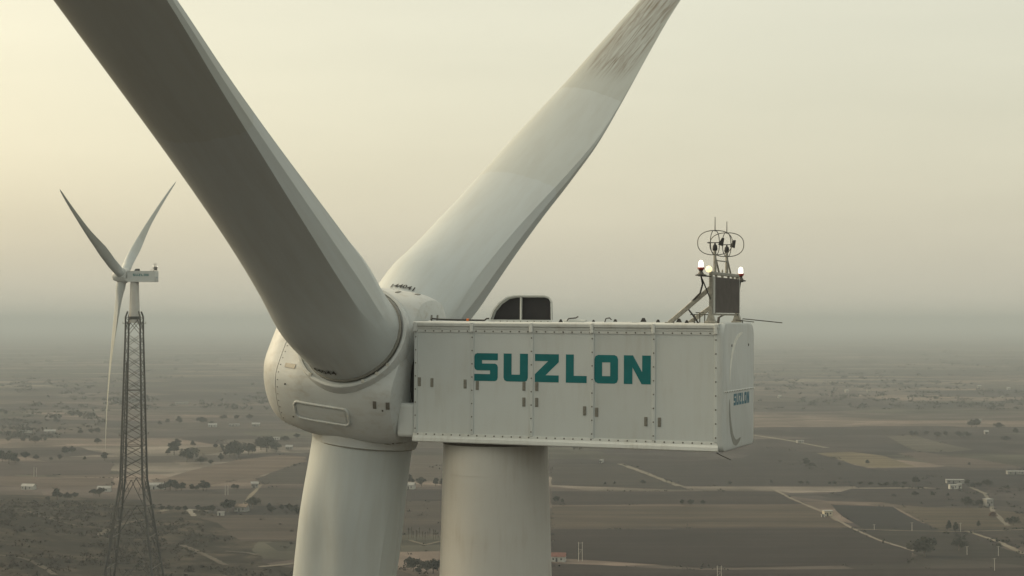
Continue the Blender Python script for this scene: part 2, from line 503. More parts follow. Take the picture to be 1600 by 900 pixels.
def hill_material():
    m, n, l, p = mat_new('scrubby_hill_soil')
    geo = n.new('ShaderNodeNewGeometry')
    n1 = n.new('ShaderNodeTexNoise'); n1.inputs['Scale'].default_value = 1/26.0; n1.inputs['Detail'].default_value = 9; n1.inputs['Roughness'].default_value = 0.68
    l.new(geo.outputs['Position'], n1.inputs['Vector'])
    cr = n.new('ShaderNodeValToRGB')
    e = cr.color_ramp.elements
    e[0].position, e[0].color = 0.36, (0.014, 0.013, 0.011, 1)
    e[1].position, e[1].color = 0.68, (0.075, 0.062, 0.048, 1)
    k = e.new(0.5); k.color = (0.025, 0.0215, 0.018, 1)
    l.new(n1.outputs[0], cr.inputs[0]); l.new(cr.outputs[0], p.inputs['Base Color'])
    b = n.new('ShaderNodeBump'); b.inputs['Strength'].default_value = 0.7; b.inputs['Distance'].default_value = 2.0
    l.new(n1.outputs[0], b.inputs['Height']); l.new(b.outputs[0], p.inputs['Normal'])
    p.inputs['Roughness'].default_value = 1.0
    p.inputs['Specular IOR Level'].default_value = 0.05
    return m
M['hill'] = hill_material()
hm = MB()
hx = [-780 + i * 9.0 for i in range(96)]
hy = [330 + j * 9.0 for j in range(96)]
def hill_sheet(x, y):
    ex = min(1, (x + 780) / 60.0, (75 - x) / 60.0); ey = min(1, (y - 330) / 60.0, (1185 - y) / 60.0)
    return hill(x, y) - 0.35
hm.v = [(x, y, hill_sheet(x, y)) for y in hy for x in hx]
hn = len(hx)
hm.f = [(j*hn+i, j*hn+i+1, (j+1)*hn+i+1, (j+1)*hn+i) for j in range(len(hy)-1) for i in range(hn-1)
        if max(hm.v[j*hn+i][2], hm.v[(j+1)*hn+i+1][2], hm.v[j*hn+i+1][2], hm.v[(j+1)*hn+i][2]) > -0.25]
tag(hm.build('hill', M['hill'], smooth=60), kind='structure')

# fields, drawn as sheets lying on the plain
rng = random.Random(7)
sheet_z = [0.02]
def field(poly, rgb, furrow=None, var=0.36):
    sheet_z[0] += 0.008
    pts = [ground_at(x, y) for x, y in poly]
    # break the outline so that field edges are not ruler-straight
    out = []
    for a, b in zip(pts, pts[1:] + pts[:1]):
        k = max(1, int((b - a).length / 25))
        for i in range(k):
            q = a.lerp(b, i / k)
            out.append(q + Vector((rng.uniform(-1, 1), rng.uniform(-1.5, 1.5), 0)) * (1.2 if i else 0))
    mb = MB()
    mb.v = [(q.x, q.y, sheet_z[0]) for q in out]
    mb.f = [tuple(range(len(out)))]
    o = mb.build('field', soil('field_soil', rgb, var, furrow), recalc=False)
    if o.data.polygons[0].normal.z < 0:
        o.data.flip_normals()
    return tag(o, kind='structure')

FIELDS = [
    # right-hand plain, far to near
    ([(1200, 700), (1275, 708), (1352, 731), (1460, 745), (1400, 760), (1060, 760), (990, 727), (1160, 715)], (0.0207, 0.0174, 0.0175), 4),
    ([(862, 724), (972, 726), (1060, 759), (1080, 766), (862, 758)], (0.0253, 0.0219, 0.0196), 3),
    ([(1275, 708), (1330, 706), (1380, 712), (1432, 729), (1372, 731), (1350, 729)], (0.1005, 0.0820, 0.0511), -12),
    ([(1385, 682), (1428, 680), (1472, 692), (1522, 703), (1482, 706), (1430, 705)], (0.0631, 0.0568, 0.0466), -12),
    ([(1402, 708), (1440, 706), (1505, 715), (1560, 723), (1598, 731), (1502, 731), (1460, 726)], (0.0676, 0.0525, 0.0454), -12),
    ([(1290, 736), (1600, 734), (1600, 760), (1340, 762)], (0.0179, 0.0150, 0.0162), 0),
    ([(1330, 764), (1545, 763), (1540, 790), (1410, 790), (1300, 772)], (0.0223, 0.0180, 0.0181), 0),
    ([(862, 768), (1210, 768), (1262, 788), (862, 789)], (0.0221, 0.0169, 0.0159), 0),
    ([(862, 791), (1255, 790), (1290, 803), (1326, 825), (862, 825)], (0.0492, 0.0390, 0.0300), 0),
    ([(1300, 789), (1395, 792), (1462, 828), (1345, 824), (1318, 808)], (0.0135, 0.0121, 0.0137), 20),
    ([(1398, 792), (1540, 794), (1600, 803), (1600, 826), (1466, 828)], (0.0561, 0.0452, 0.0322), 10),
    ([(1340, 832), (1490, 832), (1596, 866), (1600, 884), (1432, 868), (1420, 860)], (0.0205, 0.0172, 0.0151), 5),
    ([(1530, 829), (1600, 829), (1600, 856), (1560, 843)], (0.0285, 0.0235, 0.0203), 0),
    ([(862, 827), (1328, 827), (1426, 862), (1420, 882), (1100, 888), (862, 872)], (0.0169, 0.0121, 0.0120), 0),
    ([(862, 880), (1100, 891), (1600, 887), (1600, 960), (820, 960)], (0.0211, 0.0149, 0.0144), 0),
    # left-hand plain
    ([(-20, 722), (178, 722), (172, 742), (-20, 742)], (0.0425, 0.0330, 0.0315), 0),
    ([(-20, 744), (178, 747), (176, 760), (60, 764), (-20, 757)], (0.0702, 0.0537, 0.0446), 0),
    ([(226, 757), (300, 735), (370, 719), (440, 711), (478, 714), (480, 722), (405, 744), (330, 758), (280, 762)], (0.0841, 0.0642, 0.0522), 12),
    ([(470, 722), (500, 722), (500, 757), (410, 757), (400, 748)], (0.0315, 0.0273, 0.0237), 0),
    ([(300, 700), (352, 697), (345, 707), (318, 711), (300, 708)], (0.0674, 0.0544, 0.0396), 0),
    ([(344, 687), (415, 686), (395, 698), (360, 697)], (0.0713, 0.0600, 0.0522), 0),
    ([(228, 768), (500, 760), (500, 790), (228, 793)], (0.0357, 0.0301, 0.0271), 0),
    ([(236, 810), (300, 807), (400, 805), (480, 810), (472, 846), (262, 846)], (0.0437, 0.0345, 0.0284), 2),
    ([(600, 765), (700, 765), (700, 783), (600, 783)], (0.0215, 0.0174, 0.0171), 0),
    ([(600, 785), (700, 785), (700, 822), (600, 822)], (0.0368, 0.0300, 0.0250), 0),
    ([(600, 712), (700, 712), (700, 752), (600, 752)], (0.0538, 0.0443, 0.0368), 0),
]
for fd in FIELDS:
    field(*fd)

def track(pts, width, rgb=(0.24, 0.215, 0.175), name='dirt_track'):
    sheet_z[0] += 0.008
    P = [ground_at(x, y) for x, y in pts]
    fine = []
    for a, b in zip(P, P[1:]):
        for i in range(8):
            fine.append(a.lerp(b, i / 8))
    fine.append(P[-1])
    mb = MB()
    for i, p in enumerate(fine):
        d = (fine[min(i+1, len(fine)-1)] - fine[max(i-1, 0)]).normalized()
        s = Vector((-d.y, d.x, 0))
        w = width * (0.5 + 0.12 * rng.uniform(-1, 1))
        off = s * rng.uniform(-0.25, 0.25) * width * 0.3
        mb.v += [tuple(p + off + s*w + Vector((0, 0, sheet_z[0]))), tuple(p + off - s*w + Vector((0, 0, sheet_z[0])))]
    mb.f = [(2*i, 2*i+1, 2*i+3, 2*i+2) for i in range(len(fine)-1)]
    o = mb.build(name, soil('track_dust', rgb, 0.25))
    if o.data.polygons[0].normal.z < 0:
        o.data.flip_normals()
    return tag(o, kind='structure')
track([(1205, 763), (1240, 781), (1290, 802), (1330, 825), (1372, 844), (1430, 862)], 2.5, (0.17, 0.15, 0.125))
track([(1510, 830), (1560, 847), (1600, 866)], 3.2, (0.1680, 0.1500, 0.1200))
track([(1330, 827), (1420, 830), (1505, 831), (1600, 828)], 2.6, (0.1320, 0.1200, 0.0960))
track([(968, 725), (1005, 738), (1035, 750), (1062, 760)], 5.0, (0.1440, 0.1320, 0.1080))
track([(1176, 680), (1230, 688), (1292, 700)], 6.0, (0.1800, 0.1680, 0.1320))
track([(1516, 762), (1538, 771), (1546, 783), (1552, 800), (1575, 822)], 3.0, (0.1560, 0.1440, 0.1200))
track([(380, 792), (392, 775), (408, 758)], 3.0, (0.1560, 0.1380, 0.1080))
track([(294, 796), (303, 807)], 3.5, (0.2040, 0.1920, 0.1680))
track([(292, 796), (325, 799)], 2.5, (0.2040, 0.1920, 0.1680))
track([(222, 812), (240, 802), (262, 797)], 5.0, (0.1800, 0.1620, 0.1320))
track([(860, 767), (1080, 766), (1210, 767)], 3.0, (0.0900, 0.0840, 0.0720))
track([(640, 845), (665, 852), (690, 846)], 2.2, (0.1200, 0.1080, 0.0840))

def hill_track(pts, width, rgb=(0.085, 0.075, 0.062)):
    P = [terrain_at(x, y) for x, y in pts]
    fine = []
    for a, b in zip(P, P[1:]):
        for i in range(10):
            fine.append(a.lerp(b, i / 10))
    fine.append(P[-1])
    mb = MB()
    for i, p in enumerate(fine):
        d = (fine[min(i+1, len(fine)-1)] - fine[max(i-1, 0)]).normalized()
        s = Vector((-d.y, d.x, 0)).normalized()
        for sg in (1, -1):
            w = width * rng.uniform(.3, .65) * sg
            q_ = p + s*w
            mb.v.append((q_.x, q_.y, hill(q_.x, q_.y) + .05))
    mb.f = [(2*i, 2*i+1, 2*i+3, 2*i+2) for i in range(len(fine)-1)]
    o = mb.build('dirt_track', soil('track_dust', rgb, 0.3))
    if o.data.polygons[0].normal.z < 0:
        o.data.flip_normals()
    return tag(o, kind='structure')
hill_track([(405, 886), (440, 884), (470, 880)], 4.5, (0.15, 0.135, 0.112))
hill_track([(285, 852), (310, 862), (335, 874), (352, 884)], 3.5)
hill_track([(352, 862), (385, 864), (402, 868)], 3.0)
hill_track([(150, 838), (185, 822), (222, 812)], 4.0)
hill_track([(-5, 868), (30, 872), (60, 882), (85, 898)], 3.0)
hill_track([(35, 795), (80, 812), (120, 822)], 3.0)
# ------------------------------------------------------------------ wind turbines
NZ = CAM_Z + 0.27                  # reference height of the near nacelle
TOP, BOT = -0.27, -4.21            # nacelle roof / floor, measured from that height
NF, NR, HW = -2.06, 8.20, 2.04     # nacelle front, rear, half width
SEAMS = [NF + 0.06, 0.01, 2.07, 4.12, 6.14, 8.13]
X, Y, Z = Vector((1, 0, 0)), Vector((0, 1, 0)), Vector((0, 0, 1))

LETTERS = {
 'S': [[(1, 1), (.12, 1), (.035, .965), (0, .88), (0, .50), (.035, .415), (.12, .38), (.67, .38), (.67, .25), (0, .25), (0, 0), (.88, 0), (.965, .035), (1, .12), (1, .51), (.965, .595), (.88, .63), (.33, .63), (.33, .75), (1, .75)]],
 'U': [[(0, 1), (0, .14), (.04, .04), (.14, 0), (.86, 0), (.96, .04), (1, .14), (1, 1), (.67, 1), (.67, .25), (.33, .25), (.33, 1)]],
 'Z': [[(0, 1), (1, 1), (1, .72), (.45, .25), (1, .25), (1, 0), (0, 0), (0, .28), (.55, .75), (0, .75)]],
 'L': [[(0, 1), (.38, 1), (.38, .25), (1, .25), (1, 0), (0, 0)]],
 'O': [[(.5, 1), (.15, 1), (.045, .955), (0, .85), (0, .15), (.045, .045), (.15, 0), (.5, 0), (.5, .26), (.33, .26), (.33, .74), (.5, .74)],
       [(.5, 1), (.5, .74), (.67, .74), (.67, .26), (.5, .26), (.5, 0), (.85, 0), (.955, .045), (1, .15), (1, .85), (.955, .955), (.85, 1)]],
 'N': [[(0, 0), (0, 1), (.34, 1), (.68, .42), (.68, 1), (1, 1), (1, 0), (.66, 0), (.32, .58), (.32, 0)]],
}
WORD = [('S', 0.08, 0.90), ('U', 1.10, 1.94), ('Z', 2.18, 2.99), ('L', 3.23, 3.93), ('O', 4.185, 4.97), ('N', 5.16, 6.04)]

def rounded(y0, y1, z0, z1, rt, rb, n=6):
    pts = []
    for cx, cz, r, a0 in ((y1-rt, z1-rt, rt, 0), (y0+rt, z1-rt, rt, 90), (y0+rb, z0+rb, rb, 180), (y1-rb, z0+rb, rb, 270)):
        for i in range(n+1):
            a = R(a0 + 90*i/n)
            pts.append((cx + r*math.cos(a), cz + r*math.sin(a)))
    return pts

def bolt(mb, p, nrm, r=0.022, h=0.014):
    p, nrm = Vector(p), Vector(nrm).normalized()
    mb.tube([p - nrm*0.004, p + nrm*h], [r, r*0.8], n=6)

def make_nacelle(root, z_axis, detail=True):
    """z_axis: height of the camera level in the turbine's own frame"""
    sh = MB()
    core = HW - 0.03
    sh.box(((NF+NR)/2, 0, (TOP+BOT)/2), (NR-NF, 2*core, TOP-BOT-0.04), 0.03)
    nac = sh.build('nacelle', M['nacelle'], root, smooth=30)
    nac.location = (0, 0, z_axis)
    nac.rotation_euler = (0, R(0.4), 0)
    # cornice and sill mouldings on both long sides, front and roof edge
    top_prof = [(0, -.345), (.034, -.345), (.038, -.245), (.052, -.235), (.060, -.165), (.105, -.135), (.115, -.055), (.095, -.015), (.04, .0), (-.30, .012), (-.30, -.02), (0, -.03)]
    bot_prof = [(0, .30), (.030, .295), (.036, .20), (.052, .185), (.095, .13), (.105, .03), (.08, .0), (0, -.012), (-.25, -.012), (-.25, .02), (0, .03)]
    for s in (-1, 1):
        for nm, prof, z0 in (('roof_cornice', top_prof, TOP), ('floor_sill', bot_prof, BOT)):
            mb = MB().prism([(a, b) for a, b in prof], (NF-0.02, s*(HW-0.012), z0), (0, s, 0), Z, X, NR-NF+0.03)
            mb.build(nm, M['trim'], nac, smooth=25, recalc=True)
        # joint straps over the mouldings
        if detail:
            for i, x in enumerate(SEAMS):
                mb = MB().box((x, s*(HW+.055), TOP-.17), (.11, .13, .32), .015)
                mb.build('cornice_strap', M['trim'], nac, smooth=30)
        # side panels
        for a, b in zip(SEAMS, SEAMS[1:]):
            mb = MB().box(((a+b)/2, s*(HW-.02), (TOP+BOT)/2-.02), (b-a-.05, .04, TOP-BOT-.58), .012)
            mb.build('side_panel', M['panel'], nac, smooth=30)
        for x in SEAMS:
            mb = MB().box((x, s*(HW+.010), (TOP+BOT)/2-.02), (.115, .05, TOP-BOT-.60), .012)
            mb.build('seam_batten', M['panel'], nac, smooth=30)
        # lettering (reads left to right from either side)
        for ch, a, b in WORD:
            mb = MB()
            for poly in LETTERS[ch]:
                if s < 0:
                    pl = [(a + u*(b-a), v*0.90) for u, v in poly]
                else:
                    pl = [(6.14 - (a + u*(b-a)), v*0.90) for u, v in poly]
                mb.prism(pl, (0, s*(HW+.001), -2.18), X, Z, (0, s, 0), 0.004)
            mb.build('letter', M['teal'] if detail else M['teal'], nac, recalc=True)
    # rear cap with its seam, emblem and small lettering
    cap = MB()
    layers = [(NR-.03, 0.0), (NR+.10, 0.0), (NR+.155, .035), (NR+.175, .11)]
    rings = []
    for x, ins in layers:
        rings.append([(x, y, z) for y, z in rounded(-HW-.03+ins, HW+.03-ins, BOT-.02+ins, TOP+.04-ins, .42-ins*.5, .22-ins*.5)])
    n = len(rings[0])
    cap.v = [p for r in rings for p in r]
    cap.f = [(i*n+k, i*n+(k+1) % n, (i+1)*n+(k+1) % n, (i+1)*n+k) for i in range(len(rings)-1) for k in range(n)]
    cap.f += [tuple(range((len(rings)-1)*n, len(rings)*n)), tuple(range(n))[::-1]]
    cap.build('rear_cap', M['nacelle'], nac, smooth=40, recalc=True)
    xr = NR + .176
    mb = MB().box((xr, 0, -2.38), (.03, 2*HW-.04, .055), .01)
    mb.build('rear_joint_strip', M['trim'], nac, smooth=30)
    w = 2.17/6.2
    for ch, a, b in WORD:
        mb = MB()
        for poly in LETTERS[ch]:
            mb.prism([(-.80 + (a + u*(b-a))*w, -2.84 + v*.37) for u, v in poly], (xr, 0, 0), Y, Z, X, 0.004)
        mb.build('rear_letter', M['blue'], nac, recalc=True)
    def crescent(pts, widths, name, mat):
        P = [Vector((0, a, b)) for a, b in pts]
        mb = MB(); l_, r_ = [], []
        N = 24
        for i in range(N+1):
            t = i/N*(len(P)-1); k = min(int(t), len(P)-2); u = t-k
            p0 = P[max(k-1, 0)]; p1 = P[k]; p2 = P[k+1]; p3 = P[min(k+2, len(P)-1)]
            q = 0.5*((2*p1)+(-p0+p2)*u+(2*p0-5*p1+4*p2-p3)*u*u+(-p0+3*p1-3*p2+p3)*u**3)
            d = (p2-p1).normalized(); s_ = Vector((0, -d.z, d.y))
            ww = widths[0]*math.sin(math.pi*i/N)**0.7 * 0.5 + 0.004
            l_.append(q+s_*ww); r_.append(q-s_*ww)
        for i in range(N):
            mb.prism([(q.y, q.z) for q in (l_[i], l_[i+1], r_[i+1], r_[i])], (xr, 0, 0), Y, Z, X, 0.005)
        mb.build(name, mat, nac, recalc=True)
    crescent([(-1.32, -2.62), (-1.24, -3.25), (-.92, -3.80), (-.45, -4.02), (.18, -3.90)], (.24,), 'grey_swoosh', M['grey_mark'])
    crescent([(.38, -.55), (-.40, -.72), (-.95, -1.15), (-1.22, -1.65), (-1.32, -2.15)], (.20,), 'pale_swoosh', M['pale_mark'])
    # front: shaft and yaw-box fairing
    MB().lathe([(1.45, 0), (1.45, 1.1)], (NF-1.0, 0, -2.05), 32, Matrix.Rotation(R(90), 3, 'Y')).build('main_shaft', M['dark'], nac, smooth=40)
    MB().box((NF-.31, -HW+.36, -3.53), (.66, .70, 1.12), .13, seg=3).build('front_fairing_box', M['nacelle'], nac, smooth=40)
    # intake cowl on the roof: hood with two dark openings divided by a bar
    outer = [(-.06, TOP-.02), (.10, .12), (.32, .38), (.60, .57), (.88, .625), (1.93, .625), (2.11, .57), (2.20, .42), (2.22, TOP-.02)]
    inner = [(.03, TOP+.08), (.155, .11), (.365, .355), (.625, .532), (.89, .583), (1.915, .583), (2.07, .537), (2.15, .41), (2.168, TOP+.08)]
    yn, yf = -.55, -.28
    hood = MB()
    no, = (len(outer),)
    hood.v = [(a, yn, b) for a, b in outer] + [(a, yn, b) for a, b in inner] + [(a*.90+.13, yf, TOP+(b-TOP)*.86) for a, b in outer] + [(a, yn+.20, b) for a, b in inner]
    for k in range(no-1):
        hood.f += [(k, k+1, no+k+1, no+k), (k, 2*no+k, 2*no+k+1, k+1), (no+k, no+k+1, 3*no+k+1, 3*no+k)]
    hood.f += [tuple(range(2*no, 3*no)), (0, no, 2*no-1, no-1)]
    hood.build('intake_cowl', M['nacelle'], nac, smooth=38, recalc=True)
    MB().prism(inner, (0, yn+.17, 0), X, Z, Y, .03).build('intake_grille', M['grille'], nac, recalc=True)
    MB().box((1.10, yn+.06, (.555+TOP+.06)/2), (.055, .10, .555-TOP-.06), .01).build('intake_bar', M['trim'], nac)
    # instrument mast on the rear of the roof
    mx = 7.85
    ms = MB()
    for y in (-1.62, 1.80):
        ms.box((mx, y, (TOP+1.36)/2), (.11, .11, 1.36-TOP), .01)
        ms.box((mx, y, TOP+.05), (.34, .26, .08), .02)
        ms.prism([(-.17, 0), (.17, 0), (.05, .34), (-.05, .34)], (mx, y-.075, TOP), X, Z, Y, .15)
    ms.box((mx, .09, 1.30), (.10, 3.56, .10), .01)
    ms.box((mx, .09, 0.02), (.06, 3.3, .06), .008)
    mast = ms.build('instrument_mast', M['galv'], nac, smooth=30)
    MB().box((mx+.07, .10, .63), (.06, 3.2, 1.12), .012).build('cooler_panel', M['cooler'], nac, smooth=30)
    for y in (-1.525, 1.725):
        MB().box((mx+.06, y, .63), (.09, .035, 1.15), .006).build('cooler_frame', M['trim'], nac)
    for y, zt in ((-1.62, .86), (.75, .70)):
        MB().box(((2*mx-1.35)/2, y, (TOP+zt)/2), (math.hypot(1.35, zt-TOP), .07, .14), .012, Matrix.Rotation(-math.atan2(zt-TOP, 1.35), 3, 'Y')).build('mast_brace', M['galv'], nac, smooth=40)
        MB().box((mx-1.33, y, TOP+.02), (.26, .2, .05), .01).build('brace_foot', M['galv'], nac)
    for y in (-1.0, -.2, .6, 1.2):
        MB().box((mx, y, 1.20), (.07, .10, .22), .008).build('frame_lug', M['galv'], nac)
    for y in (-1.16, .36):
        MB().tube([(mx, y, 1.30), (mx, y, 2.05)], [.055, .045], 8).build('sensor_post', M['galv'], nac, smooth=40)
        MB().tube([(mx, y+.55, 1.32), (mx, y+.05, 1.82)], .032, 6).build('post_brace', M['galv'], nac, smooth=40)
        # wind vane with tail
        wv = MB().lathe([(.07, 0), (.085, .05), (.07, .16), (.03, .20), (.02, .26)], (mx, y, 2.02), 10)
        wv.build('sensor_body', M['rubber'], nac, smooth=40)
        vb = MB().tube([(mx-.18, y, 2.27), (mx+.22, y, 2.27)], .014, 6)
        vb.prism([(.10, -.07), (.26, -.13), (.30, .13), (.22, .14)], (mx, y-.006, 2.28), X, Z, Y, .012)
        vb.tube([(mx-.18, y, 2.27), (mx-.25, y, 2.27)], [.03, .012], 6)
        vb.build('wind_vane', M['rubber'], nac, smooth=40)
        # guard cage of two hoops and a lightning rod
        for ax in (X, Y):
            pts = []
            a_, b_ = .56, .385
            for i in range(33):
                t = 2*math.pi*i/32
                cu, cv = math.cos(t), math.sin(t)
                pts.append(Vector((mx, y, 2.27)) + ax*(a_*math.copysign(abs(cu)**.85, cu)) + Z*(b_*math.copysign(abs(cv)**.85, cv)))
            MB().tube(pts, .014, 5, caps=False).build('guard_hoop', M['wire'], nac, smooth=60)
        MB().tube([(mx, y, 2.62), (mx, y, 3.08 if y < 0 else 3.02)], [.018, .012], 6).build('lightning_rod', M['wire'], nac, smooth=60)
    MB().tube([(mx, -1.16, 1.72), (mx, .36, 1.72)], .022, 6).build('post_tie', M['galv'], nac)
    MB().tube([(mx, -.2+.05*math.cos(t), 1.40+.05*math.sin(t)) for t in [R(a) for a in range(0, 361, 45)]], .014, 5, caps=False).build('lifting_eye', M['galv'], nac)
    for lx, y, zz in ((mx-.12, -2.40, 1.37), (mx, 2.28, 1.30)):
        s = -1 if y < 0 else 1
        yp = -1.62 if s < 0 else 1.80
        MB().tube([(mx, yp, zz-.17), (lx, y+s*.3, zz-.17)], .025, 6).build('lamp_arm', M['wire'], nac)
        MB().tube([(mx, yp, .45), (lx, y, zz-.17)], .022, 6).build('lamp_stay', M['wire'], nac)
        MB().lathe([(.17, 0), (.18, .03), (.10, .06), (.055, .14), (.07, .17)], (lx, y, zz-.17), 12).build('lamp_base', M['wire'], nac, smooth=40)
        MB().lathe([(.06, 0), (.115, .05), (.10, .09)], (lx, y, zz), 12).build('lamp_collar', M['red'], nac, smooth=40)
        MB().lathe([(.07, 0), (.082, .03), (.078, .14), (.055, .20), (.015, .22)], (lx, y, zz+.09), 14).build('obstruction_lamp', M['lamp'], nac, smooth=60)
    MB().box((mx+.02, -1.82, 1.42), (.10, .12, .22), .02).build('lamp_housing', M['trim'], nac)
    MB().lathe([(.10, 0), (.105, .03), (.06, .06)], (mx, -1.88, 1.42), 12, Matrix.Rotation(R(90), 3, 'X')).build('warm_lamp', M['lamp_warm'], nac, smooth=50)
    if not detail:
        return nac
    # cables and small roof fittings
    cab = [(mx-.12, -2.37, 1.18), (mx-.12, -2.2, .95), (mx-.30, -1.8, .68), (mx-.62, -1.6, .42), (mx-.74, -1.58, .18), (mx-.58, -1.58, -.02), (mx-.40, -1.58, -.27)]
    MB().tube(cab, .028, 6).build('lamp_cable', M['rubber'], nac, smooth=60)
    for k in range(3):
        MB().tube([(mx, -.10+.12*k, .02), (mx-.12-.05*k, -.10+.12*k, -.08), (mx-.14-.05*k, -.10+.12*k, TOP+.01)], .024, 6).build('cable', M['rubber'], nac, smooth=60)
    for k, (x, y) in enumerate([(7.25, -1.35), (7.38, -1.2), (7.62, -1.5), (7.75, -1.1)]):
        MB().tube([(x, y, TOP), (x, y, TOP+.28+.06*(k % 2))], .02, 6).box((x, y, TOP+.28+.06*(k % 2)), (.26, .03, .03)).build('roof_stanchion', M['wire'], nac)
    MB().tube([(8.30, -.2, TOP+.12), (8.95, -.5, TOP+.06)], .014, 5).build('antenna_rod', M['wire'], nac)
    MB().tube([(8.42, .2, TOP+.02), (8.42, .2, TOP+.16), (9.72, .1, TOP+.04)], .016, 5).build('antenna_rod', M['wire'], nac)
    for x, y, s in [(2.75, -1.2, .8), (4.62, -1.25, .9), (5.45, -.9, 1.3), (6.05, -1.3, .9), (6.72, -1.25, 1.2), (7.0, -1.35, .8), (3.9, -1.3, .7), (-.55, -1.3, .7)]:
        MB().prism([(-.09*s, 0), (.09*s, 0), (.03*s, .12*s), (-.03*s, .12*s)], (x, y-.01, TOP+.01), X, Z, Y, .02).build('anchor_eye', M['rubber'], nac)
    MB().tube([(-1.78, -1.3, TOP+.03), (-1.76, -1.3, TOP+.10), (-1.45, -1.3, TOP+.075), (-.55, -1.3, TOP+.06)], .028, 6).build('roof_rail', M['rubber'], nac, smooth=60)
    MB().tube([(-.50, -1.3, TOP+.06), (.12, -1.3, TOP+.055), (.20, -1.3, TOP+.11), (.28, -1.3, TOP+.11)], .028, 6).build('roof_rail', M['rubber'], nac, smooth=60)
    MB().box((-.47, -1.3, TOP+.065), (.09, .08, .085), .015).build('rail_clip', M['orange'], nac)
    MB().box((3.25, -1.2, TOP+.05), (.75, .22, .09), .02).build('roof_hatch', M['nacelle'], nac)
    MB().tube([(3.0, -1.3, TOP+.05), (3.05, -1.3, TOP+.13), (3.30, -1.3, TOP+.15), (3.38, -1.3, TOP+.20)], .022, 6).build('hatch_handle', M['rubber'], nac, smooth=60)
    MB().tube([(4.28, -1.3, TOP+.02), (4.32, -1.3, TOP+.14), (4.44, -1.3, TOP+.16), (4.5, -1.3, TOP+.1)], .02, 6).build('hatch_handle', M['rubber'], nac, smooth=60)
    for x0, x1 in ((-1.9, .3), (3.6, 5.2), (5.4, 7.6)):
        MB().box(((x0+x1)/2, -1.05, TOP+.012), (x1-x0, .55, .05), .02).build('roof_plate', M['nacelle'], nac)
    MB().tube([(7.95, -1.2, BOT), (7.95, -1.2, BOT-.10), (8.10, -1.2, BOT-.18), (8.38, -1.15, BOT-.30)], .014, 5).build('hanging_cable', M['rubber'], nac)
    # latches
    for x, z in [(-1.87, -2.25), (-1.42, -2.27), (-.24, -2.29), (.19, -2.33), (1.81, -2.32), (1.81, -2.83), (2.25, -2.32), (2.25, -2.83), (3.87, -3.06), (4.27, -3.09), (5.89, -3.34), (6.33, -3.35)]:
        MB().box((x, -HW-.008, z), (.105, .02, .29), .006).box((x, -HW-.022, z+.05), (.05, .02, .11), .005).box((x, -HW-.02, z-.09), (.055, .018, .05), .005).build('door_latch', M['latch'], nac)
    # bolts: too small to pick apart
    bl = MB()
    for x in SEAMS:
        z = TOP-.50
        while z > BOT+.40:
            bolt(bl, (x, -HW-.0355, z), (0, -1, 0), .027); z -= .43
    x = NF+.10
    while x < NR-.05:
        bolt(bl, (x, -HW-.026, TOP-.30), (0, -1, 0), .027); bolt(bl, (x+.05, -HW-.024, BOT+.25), (0, -1, 0), .027); x += .30
    y = -HW+.15
    while y < HW:
        bolt(bl, (xr+.016, y, -2.38), (1, 0, 0), .016); y += .22
    for y in (-1.05, 1.2):
        bolt(bl, (xr, y, -.95), (1, 0, 0), .05)
    x = .15
    while x < 2.1:
        bolt(bl, (x, yn-.002, TOP+.03), (0, -1, 0), .018); x += .24
    for b_ in (TOP+.2, .0, .2, .38):
        bolt(bl, (2.155, yn-.002, b_), (0, -1, 0), .018)
    tag(bl.build('panel_bolts', M['bolt'], nac), kind='stuff')
    return nac

# ---- hub
HUB_TAB = [(-2.12, .80), (-2.08, .885), (-1.95, .935), (-1.4, .985), (-.5, 1.0), (.6, 1.0), (1.4, .985), (1.8, .955), (2.15, .92), (2.40, .885),
           (2.70, .83), (3.0, .745), (3.25, .63), (3.43, .49), (3.55, .31), (3.60, .0)]
SEAM_U = 2.36
BLADE_AZ = (60.0, 180.0, -60.0)    # towards the camera side, down, away
def hub_r(u, phi):
    s = smooth_table(HUB_TAB, u)
    d, RR, p = 2.32, 2.88, 24.0
    soft = sm(1.9, 3.4, u)
    d = d + soft * 0.22
    a = (1/RR)**p
    for b in BLADE_AZ:
        c = math.cos(phi - R(b))
        if c > 0:
            a += (c/d)**p
    return s * a**(-1/p)
def hub_pt(u, phi, off=0.0):
    r = hub_r(u, phi) + off
    return Vector((-u, -r*math.sin(phi), r*math.cos(phi)))
def hub_shell(u0, u1, steps, n=96):
    mb = MB()
    us = [u0 + (u1-u0)*i/steps for i in range(steps+1)]
    mb.v = [tuple(hub_pt(u, 2*math.pi*k/n)) for u in us for k in range(n)]
    mb.f = [(i*n+k, (i+1)*n+k, (i+1)*n+(k+1) % n, i*n+(k+1) % n) for i in range(steps) for k in range(n)]
    mb.f.append(tuple(range(n))); mb.f.append(tuple(range(steps*n, (steps+1)*n))[::-1])
    return mb
